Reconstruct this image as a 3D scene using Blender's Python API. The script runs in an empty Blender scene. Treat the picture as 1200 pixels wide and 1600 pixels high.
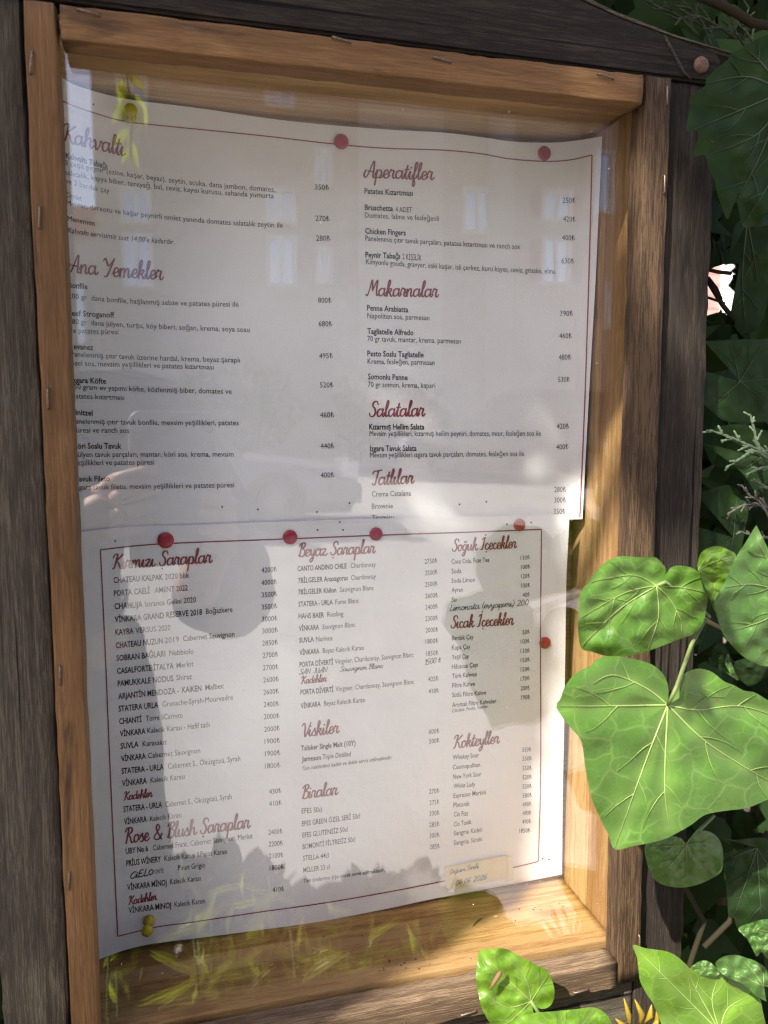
import bpy, bmesh, math, random
import numpy as np
from mathutils import Vector, Matrix, noise as mnoise

C = bpy.context.scene.collection
scene = bpy.context.scene
rad = math.radians

# ------------------------------------------------------------------ camera, sky, sun, exposure
U = 0.40            # metres from the lens to the face of the case
CZ = 1.30           # lens height
YG = 0.0152         # front face of the glass
ROT = np.array([[0.96854789, 0.00132795, -0.24882368],
                [-0.02733603, 0.99450083, -0.10109815],
                [0.2473211, 0.10472025, 0.96325798]])
F = 1200.0

cam_d = bpy.data.cameras.new('camera')
cam = bpy.data.objects.new('camera', cam_d)
C.objects.link(cam)
scene.camera = cam
def _w(v):
    a = ROT.T @ np.array(v, float)
    return Vector((a[0], a[2], -a[1]))
right, up, back = _w((1, 0, 0)), _w((0, -1, 0)), _w((0, 0, -1))
CAM = Vector((0, -U, CZ))
M4 = Matrix((right, up, back)).transposed().to_4x4()
M4.translation = CAM
cam.matrix_world = M4
cam_d.sensor_fit = 'AUTO'
cam_d.sensor_width = 36.0
cam_d.lens = 27.0
cam_d.clip_start = 0.01
cam_d.clip_end = 3000
cam_d.dof.use_dof = True
cam_d.dof.focus_distance = 0.475
cam_d.dof.aperture_fstop = 10.0

SUN_TRAVEL = Vector((0.62, 0.50, -0.80)).normalized()
world = bpy.data.worlds.new('World')
scene.world = world
world.use_nodes = True
wn = world.node_tree
sky = wn.nodes.new('ShaderNodeTexSky')
sky.sky_type = 'NISHITA'
sky.sun_disc = False
to_sun = -SUN_TRAVEL
sky.sun_elevation = math.asin(to_sun.z)
sky.sun_rotation = math.atan2(to_sun.x, to_sun.y)
sky.air_density = 1.0
sky.dust_density = 1.4
tint = wn.nodes.new('ShaderNodeMix'); tint.data_type = 'RGBA'; tint.blend_type = 'MULTIPLY'
tint.inputs[0].default_value = 1.0; tint.inputs[7].default_value = (1.07, .95, .935, 1)      # the photo's white balance
wn.links.new(sky.outputs['Color'], tint.inputs[6])
wn.links.new(tint.outputs[2], wn.nodes['Background'].inputs['Color'])
wn.nodes['Background'].inputs['Strength'].default_value = 0.095
sun_d = bpy.data.lights.new('sun', 'SUN')
sun_d.energy = 3.9
sun_d.angle = rad(0.5)
sun_d.color = (1.0, 0.94, 0.85)
sun = bpy.data.objects.new('sun', sun_d)
C.objects.link(sun)
sun.rotation_euler = SUN_TRAVEL.to_track_quat('-Z', 'Y').to_euler()
scene.view_settings.view_transform = 'Standard'
scene.view_settings.look = 'None'
scene.view_settings.gamma = 1.0
scene.view_settings.use_curve_mapping = False
scene.view_settings.exposure = 2.15
try:
    scene.cycles.max_bounces = 10
    scene.cycles.transparent_max_bounces = 16
    scene.cycles.use_denoising = True
    scene.cycles.denoising_prefilter = 'NONE'
    scene.cycles.use_adaptive_sampling = False
    scene.cycles.sample_clamp_indirect = 4.0
    scene.cycles.filter_width = 1.3
except Exception:
    pass

# ------------------------------------------------------------------ geometry helpers
def uv(px, py):
    """direction through a photo point as (x, up) at one unit of depth from the lens, measured square to the case"""
    v = ROT.T @ np.array([(px - 600) / F, (py - 800) / F, 1.0])
    return v[0] / v[2], -v[1] / v[2]
def P(px, py, d=1.0):
    a, b = uv(px, py)
    return Vector((a * U * d, U * (d - 1), CZ + b * U * d))
def RP(px, py, Y):
    """where something standing Y metres in front of the case must be to be mirrored at a photo point"""
    a, b = uv(px, py)
    D = U + 2 * YG + Y
    return Vector((a * D, -Y, CZ + b * D))
def ux(u): return u * U
def uz(u): return CZ + u * U

def link(o, parent=None):
    C.objects.link(o)
    if parent is not None:
        o.parent = parent
    return o
def mesh_obj(name, verts, faces, mats, parent=None, smooth=False, fmat=None):
    me = bpy.data.meshes.new(name)
    me.from_pydata([tuple(v) for v in verts], [], faces)
    for m in (mats if isinstance(mats, (list, tuple)) else [mats]):
        me.materials.append(m)
    if fmat is not None:
        me.polygons.foreach_set('material_index', fmat)
    if smooth:
        me.polygons.foreach_set('use_smooth', [True] * len(me.polygons))
    me.update()
    return link(bpy.data.objects.new(name, me), parent)
def thing(name, label, cat, loc=(0, 0, 0), group=None):
    o = bpy.data.objects.new(name, None)
    o.location = loc
    o.empty_display_size = 0.05
    C.objects.link(o)
    return tag(o, label, cat, group)
def tag(o, label, cat, group=None):
    o['label'] = label
    o['category'] = cat
    if group:
        o['group'] = group
    return o
def kind(o, k):
    o['kind'] = k
    return o
def under(o, parent):
    """parent a mesh built in world space to an Empty"""
    o.parent = parent
    o.matrix_parent_inverse = WORLD.get(parent.name, Matrix.Translation(parent.location)).inverted()
    return o
WORLD = {}

class MB:
    def __init__(s):
        s.v, s.f, s.m = [], [], []
    def add(s, vs, fs, mi=0):
        n = len(s.v)
        s.v += [tuple(v) for v in vs]
        s.f += [tuple(i + n for i in f) for f in fs]
        s.m += [mi] * len(fs)
    def box(s, a, b, mi=0):
        x0, y0, z0 = a; x1, y1, z1 = b
        s.add([(x0,y0,z0),(x1,y0,z0),(x1,y1,z0),(x0,y1,z0),(x0,y0,z1),(x1,y0,z1),(x1,y1,z1),(x0,y1,z1)],
              [(0,3,2,1),(4,5,6,7),(0,1,5,4),(1,2,6,5),(2,3,7,6),(3,0,4,7)], mi)
    def tube(s, pts, rs, n=8, mi=0, cap=True):
        pts = [Vector(p) for p in pts]
        if not isinstance(rs, (list, tuple)): rs = [rs] * len(pts)
        base = len(s.v); prev = None
        for i, p in enumerate(pts):
            t = (pts[min(i + 1, len(pts) - 1)] - pts[max(i - 1, 0)])
            t = t.normalized() if t.length > 1e-9 else Vector((0, 0, 1))
            if prev is None:
                a = t.cross(Vector((0, 0, 1)))
                if a.length < .1: a = t.cross(Vector((1, 0, 0)))
                a.normalize()
            else:
                a = (prev - t * prev.dot(t)).normalized()
            prev = a; b = t.cross(a)
            for k in range(n):
                w = 2 * math.pi * k / n
                s.v.append(tuple(p + (a * math.cos(w) + b * math.sin(w)) * rs[i]))
        for i in range(len(pts) - 1):
            for k in range(n):
                q = base + i * n
                s.f.append((q + k, q + (k + 1) % n, q + n + (k + 1) % n, q + n + k)); s.m.append(mi)
        if cap:
            s.f.append(tuple(base + k for k in reversed(range(n)))); s.m.append(mi)
            q = base + (len(pts) - 1) * n
            s.f.append(tuple(q + k for k in range(n))); s.m.append(mi)
    def lathe(s, prof, n=24, mi=0, M=None):
        base = len(s.v); M = M or Matrix.Identity(4)
        for r, z in prof:
            for k in range(n):
                w = 2 * math.pi * k / n
                s.v.append(tuple(M @ Vector((r * math.cos(w), r * math.sin(w), z))))
        for i in range(len(prof) - 1):
            for k in range(n):
                q = base + i * n
                s.f.append((q + k, q + (k + 1) % n, q + n + (k + 1) % n, q + n + k)); s.m.append(mi)
        s.f.append(tuple(base + k for k in reversed(range(n)))); s.m.append(mi)
        q = base + (len(prof) - 1) * n
        s.f.append(tuple(q + k for k in range(n))); s.m.append(mi)
    def build(s, name, mats, parent=None, smooth=False):
        return mesh_obj(name, s.v, s.f, mats, parent, smooth, s.m)

# ------------------------------------------------------------------ materials
class NT:
    def __init__(s, name):
        s.m = bpy.data.materials.new(name); s.m.use_nodes = True
        s.t = s.m.node_tree; s.n = s.t.nodes; s.b = s.n['Principled BSDF']; s.out = s.n['Material Output']
    def node(s, ty, **kw):
        n = s.n.new(ty)
        for k, v in kw.items():
            if k.startswith('i_'):
                key = k[2:].replace('_', ' ')
                n.inputs[int(key) if key.isdigit() else key].default_value = v
            else: setattr(n, k, v)
        return n
    def l(s, a, b): s.t.links.new(a, b)
    def ramp(s, fac, stops):
        r = s.node('ShaderNodeValToRGB'); e = r.color_ramp.elements
        while len(e) < len(stops): e.new(0.5)
        for q, (p, c) in zip(e, stops):
            q.position = p; q.color = (*c, 1) if len(c) == 3 else c
        s.l(fac, r.inputs[0]); return r.outputs[0]
    def mix(s, f, a, b, mode='MIX'):
        n = s.node('ShaderNodeMix', data_type='RGBA', blend_type=mode)
        for val, i in ((f, 0), (a, 6), (b, 7)):
            if hasattr(val, 'links'): s.l(val, n.inputs[i])
            else: n.inputs[i].default_value = val if i == 0 else (*val, 1)
        return n.outputs[2]
    def coords(s, scale, rnd=True):
        t = s.node('ShaderNodeTexCoord'); v = t.outputs['Object']
        if rnd:
            oi = s.node('ShaderNodeObjectInfo')
            mu = s.node('ShaderNodeVectorMath', operation='SCALE'); mu.inputs[0].default_value = (7.3, 5.1, 3.7)
            s.l(oi.outputs['Random'], mu.inputs['Scale'])
            ad = s.node('ShaderNodeVectorMath', operation='ADD'); s.l(v, ad.inputs[0]); s.l(mu.outputs[0], ad.inputs[1]); v = ad.outputs[0]
        m = s.node('ShaderNodeMapping'); m.inputs['Scale'].default_value = scale
        s.l(v, m.inputs['Vector']); return m.outputs[0]
    def noise(s, vec, scale, detail=4, rough=.55, dist=0):
        n = s.node('ShaderNodeTexNoise', i_Scale=scale, i_Detail=detail, i_Roughness=rough, i_Distortion=dist)
        s.l(vec, n.inputs['Vector']); return n.outputs['Fac']
    def bump(s, h, strength=.3, dist=.001):
        b = s.node('ShaderNodeBump', i_Strength=strength, i_Distance=dist)
        s.l(h, b.inputs['Height']); s.l(b.outputs[0], s.b.inputs['Normal'])
    def set(s, rough=.5, spec=.5, col=None, metal=0):
        s.b.inputs['Roughness'].default_value = rough
        s.b.inputs['Specular IOR Level'].default_value = spec
        s.b.inputs['Metallic'].default_value = metal
        if col: s.b.inputs['Base Color'].default_value = (*col, 1)
        return s

def plain(name, col, rough=.5, spec=.5, metal=0, var=.12, scale=30):
    t = NT(name).set(rough, spec, None, metal)
    f = t.noise(t.coords((1, 1, 1)), scale)
    t.l(t.ramp(f, [(.3, tuple(c * (1 - var) for c in col)), (.7, tuple(min(1, c * (1 + var)) for c in col))]), t.b.inputs['Base Color'])
    return t.m

def wood(name, dark, mid, light, streak=.5, fine=.5, rough=.7, stain=None, stain_at=.6, bump=.5, figure=26, cracks=.0, knots=True):
    """grain runs along local X"""
    t = NT(name).set(rough, .14)
    fig = t.noise(t.coords((1.3, figure, figure)), 1.0, 5, .6, .8)
    fib = t.noise(t.coords((60, 1900, 1900)), 1.0, 3, .7)
    mid_f = t.noise(t.coords((9, 260, 260)), 1.0, 5, .65, .3)
    a = t.node('ShaderNodeMath', operation='MULTIPLY_ADD', i_1=streak, i_2=0.0); t.l(fig, a.inputs[0])
    b = t.node('ShaderNodeMath', operation='MULTIPLY_ADD', i_1=fine); t.l(fib, b.inputs[0]); t.l(a.outputs[0], b.inputs[2])
    c = t.node('ShaderNodeMath', operation='MULTIPLY_ADD', i_1=.5); t.l(mid_f, c.inputs[0]); t.l(b.outputs[0], c.inputs[2])
    tot = (streak + fine + .5) / 2
    col = t.ramp(c.outputs[0], [(tot - .27, dark), (tot, mid), (tot + .24, light)])
    if stain:
        sf = t.noise(t.coords((9, 40, 40)), 1.0, 5, .62, .5)
        sm = t.ramp(sf, [(stain_at, (0, 0, 0)), (stain_at + .12, (1, 1, 1))])
        col = t.mix(sm, col, stain)
    if cracks:
        cf = t.noise(t.coords((2.2, 170, 170)), 1.0, 2, .5, .2)
        cm = t.ramp(cf, [(cracks - .035, (1, 1, 1)), (cracks, (0, 0, 0))])
        col = t.mix(cm, col, tuple(x * .25 for x in dark))
    tone = t.noise(t.coords((3.5, 9, 9)), 1.0, 4, .6)
    col = t.mix(.75, col, t.ramp(tone, [(.32, (.58, .57, .56)), (.68, (1.25, 1.22, 1.18))]), 'MULTIPLY')
    if knots:
        vk = t.node('ShaderNodeTexVoronoi', i_Scale=1.0); t.l(t.coords((7, 24, 24)), vk.inputs['Vector'])
        km = t.ramp(vk.outputs['Distance'], [(0, (.9, .9, .9)), (.10, (.7, .7, .7)), (.17, (0, 0, 0))])
        col = t.mix(km, col, tuple(x * .5 for x in dark))
    t.l(col, t.b.inputs['Base Color'])
    h = t.node('ShaderNodeMath', operation='ADD'); t.l(fib, h.inputs[0]); t.l(mid_f, h.inputs[1])
    t.bump(h.outputs[0], bump, .0006)
    return t.m

W_DARK = wood('weathered_dark_wood', (.012, .0092, .0072), (.0245, .0195, .0148), (.052, .041, .030), .3, .9, .8, (.095, .062, .036), .68, .9, 60, .365)
W_GREY = wood('weathered_grey_wood', (.026, .022, .0165), (.057, .048, .036), (.112, .096, .070), .3, .9, .85, (.075, .075, .066), .64, .9, 60, .365)
W_TRIM = wood('stained_trim_wood', (.075, .038, .015), (.150, .080, .033), (.215, .120, .053), .5, .7, .6, (.045, .027, .016), .58, .5, 40, .0)
W_TRIMD = wood('worn_brown_trim_wood', (.018, .0115, .0072), (.040, .025, .0145), (.085, .054, .030), .5, .9, .65, (.032, .024, .019), .60, .7, 40, .0)
W_TRIMB = wood('mid_brown_trim_wood', (.045, .029, .018), (.105, .070, .042), (.18, .125, .078), .5, .9, .7, (.05, .036, .024), .60, .7, 40, .0)  # bottom strip: a brown between the other two trim woods
W_HONEY = wood('honey_plywood', (.20, .092, .026), (.335, .190, .068), (.42, .265, .115), .9, .6, .55, (.20, .075, .026), .63, .35, 26, .0)
W_CEIL = wood('bounce_lit_ceiling_plywood', (.32, .18, .07), (.52, .33, .15), (.60, .41, .21), .9, .5, .55, (.30, .14, .05), .66, .35, 20, .0, False)  # light bounced onto the ceiling put into a paler wood colour
W_SIDE = wood('side_board_wood', (.20, .10, .036), (.33, .19, .075), (.42, .27, .125), .8, .6, .55, (.15, .058, .020), .63, .4, 34, .0)

# clear glass: both faces mirror a little and let the rest straight through
t = NT('clear_glass')
t.n.remove(t.b)
geo = t.node('ShaderNodeNewGeometry')
dt = t.node('ShaderNodeVectorMath', operation='DOT_PRODUCT'); t.l(geo.outputs['Incoming'], dt.inputs[0]); t.l(geo.outputs['Normal'], dt.inputs[1])
ab = t.node('ShaderNodeMath', operation='ABSOLUTE'); t.l(dt.outputs['Value'], ab.inputs[0])
om = t.node('ShaderNodeMath', operation='SUBTRACT', i_0=1.0); t.l(ab.outputs[0], om.inputs[1])
pw = t.node('ShaderNodeMath', operation='POWER', i_1=5.0); t.l(om.outputs[0], pw.inputs[0])
fr = t.node('ShaderNodeMath', operation='MULTIPLY_ADD', i_1=.90, i_2=.105); t.l(pw.outputs[0], fr.inputs[0])
tr = t.node('ShaderNodeBsdfTransparent', i_Color=(.985, .99, .985, 1))
gl = t.node('ShaderNodeBsdfGlossy', i_Roughness=0.0)
mx = t.node('ShaderNodeMixShader'); t.l(fr.outputs[0], mx.inputs[0]); t.l(tr.outputs[0], mx.inputs[1]); t.l(gl.outputs[0], mx.inputs[2])
t.l(mx.outputs[0], t.out.inputs['Surface'])
GLASS = t.m

t = NT('menu_paper').set(.42, .35)
f = t.noise(t.coords((1, 1, 1), False), 14, 3)
t.l(t.ramp(f, [(.35, (.74, .73, .72)), (.65, (.79, .785, .78))]), t.b.inputs['Base Color'])
t.bump(t.noise(t.coords((1, 1, 1), False), 26, 4, .5, .4), .35, .004)
PAPER = t.m
INK = NT('black_ink').set(.5, .3, (.020, .019, .020)).m
INKG = NT('grey_ink').set(.5, .3, (.075, .072, .075)).m
RED = NT('dark_red_ink').set(.5, .3, (.23, .042, .048)).m
PEN = NT('ballpoint_ink').set(.5, .3, (.05, .05, .06)).m
TACK = plain('red_plastic', (.34, .016, .032), .25, .5, 0, .06)
PIN = plain('yellow_plastic', (.46, .36, .015), .35, .5, 0, .08)
STEEL = plain('rusty_staple_steel', (.16, .12, .09), .45, .5, .7, .4, 900)
SLIP = plain('cream_label_paper', (.66, .56, .34), .6, .3, 0, .05)
TAPE = NT('matt_sticky_tape').set(.35, .4, (.72, .66, .52)).m

def leaf_mat(name, base, back, vein, trans=.35, net=True, rough=.38, spot=.15):
    t = NT(name).set(rough, .45 if rough < .5 else .12)
    at = t.node('ShaderNodeAttribute', attribute_name='leafuv')
    va = t.node('ShaderNodeAttribute', attribute_name='vein')
    n1 = t.noise(at.outputs['Vector'], 3.0, 4)
    col = t.mix(t.ramp(n1, [(.35, (0, 0, 0)), (.7, (1, 1, 1))]), base, back)
    vm = va.outputs['Fac']
    if net:
        warp = t.node('ShaderNodeTexNoise', i_Scale=4.0, i_Detail=2.0); t.l(at.outputs['Vector'], warp.inputs['Vector'])
        mxv = t.node('ShaderNodeVectorMath', operation='MULTIPLY_ADD'); t.l(warp.outputs['Color'], mxv.inputs[0]); mxv.inputs[1].default_value = (.16, .16, .16); t.l(at.outputs['Vector'], mxv.inputs[2])
        vo = t.node('ShaderNodeTexVoronoi', feature='DISTANCE_TO_EDGE', i_Scale=4.6); t.l(mxv.outputs[0], vo.inputs['Vector'])
        nv = t.ramp(vo.outputs['Distance'], [(0, (.24, .24, .24)), (.020, (.10, .10, .10)), (.08, (0, 0, 0))])
        vo2 = t.node('ShaderNodeTexVoronoi', feature='DISTANCE_TO_EDGE', i_Scale=13.0); t.l(mxv.outputs[0], vo2.inputs['Vector'])
        nv2 = t.ramp(vo2.outputs['Distance'], [(0, (.10, .10, .10)), (.06, (0, 0, 0))])
        mmx = t.node('ShaderNodeMath', operation='MAXIMUM'); t.l(nv, mmx.inputs[0]); t.l(va.outputs['Fac'], mmx.inputs[1])
        mm2 = t.node('ShaderNodeMath', operation='MAXIMUM'); t.l(mmx.outputs[0], mm2.inputs[0]); t.l(nv2, mm2.inputs[1]); vm = mm2.outputs[0]
    col = t.mix(vm, col, vein)
    fine = t.noise(at.outputs['Vector'], 60.0, 3, .6)
    sp = t.noise(at.outputs['Vector'], 9.0, 5, .7)
    col = t.mix(t.ramp(sp, [(.62, (0, 0, 0)), (.8, (spot, spot, spot))]), col, tuple(min(1, c * 1.8) for c in vein))
    bl = t.noise(at.outputs['Vector'], 5.5, 6, .75, .6)
    col = t.mix(t.ramp(bl, [(.655, (0, 0, 0)), (.69, (.7, .7, .7))]), col, (.12, .075, .025))
    t.l(col, t.b.inputs['Base Color'])
    bp = t.node('ShaderNodeBump', i_Strength=.35, i_Distance=.0012, invert=True); hh = t.node('ShaderNodeMath', operation='MULTIPLY_ADD', i_1=.35); t.l(fine, hh.inputs[0]); t.l(vm, hh.inputs[2]); t.l(hh.outputs[0], bp.inputs['Height'])
    t.l(bp.outputs[0], t.b.inputs['Normal'])
    tl = t.node('ShaderNodeBsdfTranslucent')
    hue = t.mix(.55, col, (.30, .42, .02)); t.l(hue, tl.inputs['Color'])
    mx = t.node('ShaderNodeMixShader', i_0=trans); t.l(t.b.outputs[0], mx.inputs[1]); t.l(tl.outputs[0], mx.inputs[2])
    t.l(mx.outputs[0], t.out.inputs['Surface'])
    return t.m
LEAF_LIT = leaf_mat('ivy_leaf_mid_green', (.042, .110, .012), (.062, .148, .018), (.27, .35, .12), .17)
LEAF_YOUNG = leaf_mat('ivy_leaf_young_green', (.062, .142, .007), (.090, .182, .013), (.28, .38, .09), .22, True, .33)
LEAF_DARK = leaf_mat('ivy_leaf_shade_darkened', (.007, .018, .004), (.012, .027, .006), (.03, .042, .018), .08, False, .7, .05)  # deep shade of the hedge put into the leaf colour
LEAF_DARKV = leaf_mat('ivy_leaf_shade_darkened_veined', (.008, .022, .005), (.013, .031, .008), (.03, .042, .02), .08, False, .55, .05)  # same shade darkening in the colour, for the larger shaded leaves
LEAF_GREY = leaf_mat('ivy_leaf_dull_green', (.032, .085, .014), (.050, .115, .020), (.15, .20, .085), .15)
LEAF_YEL = leaf_mat('yellow_green_leaf', (.34, .37, .02), (.46, .45, .05), (.55, .55, .2), .6, False)
LEAF_TREE = leaf_mat('tree_leaf', (.04, .09, .015), (.06, .12, .02), (.10, .16, .05), .2, False)
RIB = plain('pale_leaf_rib', (.215, .30, .085), .45, .4, 0, .1)
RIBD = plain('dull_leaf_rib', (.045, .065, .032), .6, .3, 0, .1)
STEM = plain('brown_twig', (.06, .042, .028), .8, .2)
STEMD = plain('dark_branch', (.022, .018, .010), .9, .1)
STEMG = plain('green_stem', (.12, .16, .05), .6, .3)
# ------------------------------------------------------------------ ground, road and the street in front
def road_z(Y): return max(0.0, (Y - 1.6) * 0.034)

def sheet(name, rows, x0, x1, mat, nx=40):
    vs, fs = [], []
    for (Y, z) in rows:
        for i in range(nx + 1):
            vs.append((x0 + (x1 - x0) * i / nx, -Y, z))
    for j in range(len(rows) - 1):
        for i in range(nx):
            a = j * (nx + 1) + i
            fs.append((a, a + nx + 1, a + nx + 2, a + 1))
    return mesh_obj(name, vs, fs, mat)

t = NT('street_asphalt').set(.85, .2)
f1 = t.noise(t.coords((1, 1, 1), False), 1.3, 5); f2 = t.noise(t.coords((1, 1, 1), False), 60, 3)
ca = t.ramp(f1, [(.3, (.25, .24, .225)), (.7, (.33, .315, .29))])
t.l(t.mix(t.ramp(f2, [(.4, (0, 0, 0)), (.7, (.35, .35, .35))]), ca, (.40, .38, .35)), t.b.inputs['Base Color'])
t.bump(f2, .4, .004)
ASPH = t.m
t = NT('pavement_concrete').set(.85, .2)
f1 = t.noise(t.coords((1, 1, 1), False), 2.1, 5)
t.l(t.ramp(f1, [(.3, (.30, .29, .27)), (.7, (.42, .40, .37))]), t.b.inputs['Base Color'])
CONC = t.m
EARTH = plain('bare_earth', (.11, .085, .06), .95, .1, 0, .3, 12)

gr = [(-400, -.02), (-60, -.02), (-3, -.02), (0.0, -.02), (.9, -.02), (1.6, -.02), (17.0, .50), (60, .9), (400, .9)]
kind(sheet('ground', gr, -400, 400, EARTH, 8), 'structure')
kind(sheet('pavement', [(.9, .0), (1.2, .0), (1.5, .0)], -40, 40, CONC, 30), 'structure')
kind(sheet('road', [(1.6 + .5 * i, road_z(1.6 + .5 * i) - .006) for i in range(28)], -60, 60, ASPH, 30), 'structure')
m = MB(); m.box((-40, -1.62, -.05), (40, -1.5, .004)); kind(m.build('kerb', CONC), 'structure')
kind(sheet('pavement', [(15.2, .60), (16.0, .60), (17.2, .60)], -40, 40, CONC, 30), 'structure')
m = MB(); m.box((-40, -15.2, .30), (40, -15.06, .604)); kind(m.build('kerb', CONC), 'structure')

# ------------------------------------------------------------------ the display case
case = thing('display_case', 'shallow wooden menu case with a glass front and weathered dark frame', 'display case', (ux(.25), .045, uz(-.9)))
rng = random.Random(3)
def board(name, p0, p1, wdir, w, d, mat, parent=case, wear=.0006, seg=60, rnd=.0009):
    p0, p1 = Vector(p0), Vector(p1)
    X = (p1 - p0); L = X.length; X.normalize()
    Y = Vector(wdir).normalized(); Z = X.cross(Y).normalized()
    r = min(rnd, w * .3, d * .3)
    sec = []
    def edge(a, b, n):
        for i in range(n): sec.append((a[0] + (b[0] - a[0]) * i / n, a[1] + (b[1] - a[1]) * i / n))
    hw, hd = w / 2, d / 2
    for (cx, cy, a0) in ((hw - r, hd - r, 0), (-hw + r, hd - r, 90), (-hw + r, -hd + r, 180), (hw - r, -hd + r, 270)):
        for k in range(4):
            a = rad(a0 + 30 * k); sec.append((cx + r * math.cos(a), cy + r * math.sin(a)))
    full = []
    for i, s in enumerate(sec):
        full.append(s)
        if i % 4 == 3:
            q = sec[(i + 1) % len(sec)]
            for k in (1, 2, 3, 4): full.append((s[0] + (q[0] - s[0]) * k / 5, s[1] + (q[1] - s[1]) * k / 5))
    n = len(full); vs, fs = [], []
    so = rng.random() * 100
    for j in range(seg + 1):
        x = L * j / seg
        for (yy, zz) in full:
            q = Vector((x * 40 + so, yy * 120, zz * 120)); q2 = Vector((x * 9 + so, yy * 30, zz * 30 + 5))
            a = mnoise.noise(q) * wear + mnoise.noise(q2) * wear * .6
            corner = (abs(yy) / hw + abs(zz) / hd) / 2
            if corner > .9: a -= abs(mnoise.noise(q * 2.1)) * wear * 2.2
            sc = 1 + a / max(1e-4, math.hypot(yy, zz))
            e = 0
            if j == 0: e = abs(mnoise.noise(q2 * 3)) * wear
            if j == seg: e = -abs(mnoise.noise(q2 * 3)) * wear
            vs.append((x + e, yy * sc, zz * sc))
    for j in range(seg):
        for k in range(n):
            a = j * n + k; b = j * n + (k + 1) % n
            fs.append((a, b, b + n, a + n))
    fs.append(tuple(reversed(range(n)))); fs.append(tuple(seg * n + k for k in range(n)))
    o = mesh_obj(name, vs, fs, mat, None, True)
    M = Matrix((X, Y, Z)).transposed().to_4x4(); M.translation = p0
    if parent is not None: under(o, parent)
    o.matrix_basis = M
    WORLD[o.name] = M.copy()
    return o
def flat_board(name, x0, x1, y0, y1, z0, z1, along, mat, **k):
    """axis aligned board; along = the axis its grain follows"""
    cx, cy, cz = (x0 + x1) / 2, (y0 + y1) / 2, (z0 + z1) / 2
    if along == 'x': return board(name, (x0, cy, cz), (x1, cy, cz), (0, 0, 1), z1 - z0, y1 - y0, mat, **k)
    if along == 'z': return board(name, (cx, cy, z0), (cx, cy, z1), (1, 0, 0), x1 - x0, y1 - y0, mat, **k)
    return board(name, (cx, y0, cz), (cx, y1, cz), (1, 0, 0), x1 - x0, z1 - z0, mat, **k)

YB = .0892          # back panel
BX0, BX1, BZ0, BZ1 = ux(-.203), ux(.655), uz(-.826), uz(.475)
# trim strips that hold the glass
trims = []
trims.append(flat_board('trim_strip', ux(-.1668), ux(-.1320), 0, YG, uz(-1.03), uz(.4885), 'z', W_TRIM))
trims[-1]['label'] = 'orange brown vertical trim strip'
trims.append(flat_board('trim_strip', ux(.6345), ux(.6755), 0, YG, uz(-.8690), uz(.4925), 'z', W_TRIMD))
trims[-1]['label'] = 'worn dark brown vertical trim strip'
trims.append(board('trim_strip', (ux(-.127), YG / 2, uz(.4690)), (ux(.6285), YG / 2, uz(.4750)), (0, 0, 1), U * .0395, YG, W_TRIM))
trims.append(board('trim_strip', (ux(-.127), YG / 2, uz(-.8530)), (ux(.6325), YG / 2, uz(-.8475)), (0, 0, 1), U * .0455, YG, W_TRIMB))
# glass pane
m = MB(); m.box((ux(-.175), YG, uz(-.868)), (ux(.674), YG + .0030, uz(.492)))
glass = under(m.build('glass_pane', GLASS), case); glass['label'] = 'clear glass pane mirroring the street'
# specks of dust on the pane
m = MB(); r_ = random.Random(77)
for _ in range(170):
    c_ = Vector((ux(r_.uniform(-.12, .63)), YG - .0001, uz(r_.uniform(-.82, .44)))); s_ = r_.choice((.00012, .00015, .0002, .00028)) * r_.uniform(.8, 1.4)
    m.add([c_ + Vector((s_ * math.cos(w_), 0, s_ * 1.2 * math.sin(w_))) for w_ in (0, 1.1, 2.2, 3.1, 4.2, 5.2)], [(5, 4, 3, 2, 1, 0)])
under(kind(m.build('dust_specks', plain('pale_dust', (.62, .60, .56), .9)), 'stuff'), glass)
# the box behind the glass
yb0 = YG + .0034
flat_board('back_panel', BX0 - .012, BX1 + .02, YB, YB + .010, BZ0 - .02, BZ1 + .02, 'x', W_HONEY, wear=.0002)
flat_board('floor_panel', BX0, BX1, yb0, YB - .0005, BZ0 - .014, BZ0, 'x', W_HONEY, wear=.0003)
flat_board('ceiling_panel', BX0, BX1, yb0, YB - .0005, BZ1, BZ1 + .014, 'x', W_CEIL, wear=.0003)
yj = yb0 + (YB - yb0) * .52
flat_board('side_panel', BX1 + .0004, BX1 + .014, yb0, yj - .0004, BZ0 - .012, BZ1 + .013, 'z', W_SIDE, wear=.0004, rnd=.0008)
flat_board('side_panel', BX1 + .0004, BX1 + .014, yj + .0004, YB - .0008, BZ0 - .012, BZ1 + .013, 'z', W_SIDE, wear=.0004, rnd=.0008)
flat_board('side_panel', BX0 - .012, BX0 - .0004, yb0, YB - .0008, BZ0 - .012, BZ1 + .013, 'z', W_SIDE, wear=.0004)
# dirt line where floor meets the side board
# outer frame: two posts down to the ground, a bottom rail and a shaped head board
post = flat_board('post', ux(.6795), ux(.766), .0075, .075, -.02, uz(.497), 'z', W_DARK, wear=.0009, seg=220)
post['label'] = 'dark weathered right post'
post2 = flat_board('post', ux(-.252), ux(-.1705), .0075, .075, -.02, uz(.497), 'z', W_GREY, wear=.0009, seg=220)
post2['label'] = 'grey weathered left post'
flat_board('bottom_rail', ux(-.168), ux(.677), .0085, .060, uz(-1.06), uz(-.884), 'x', W_GREY, wear=.0009, seg=120)
flat_board('bottom_rail', ux(-.168), ux(.677), .0105, .055, uz(-1.29), uz(-1.066), 'x', W_GREY, wear=.0009, seg=120)
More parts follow.
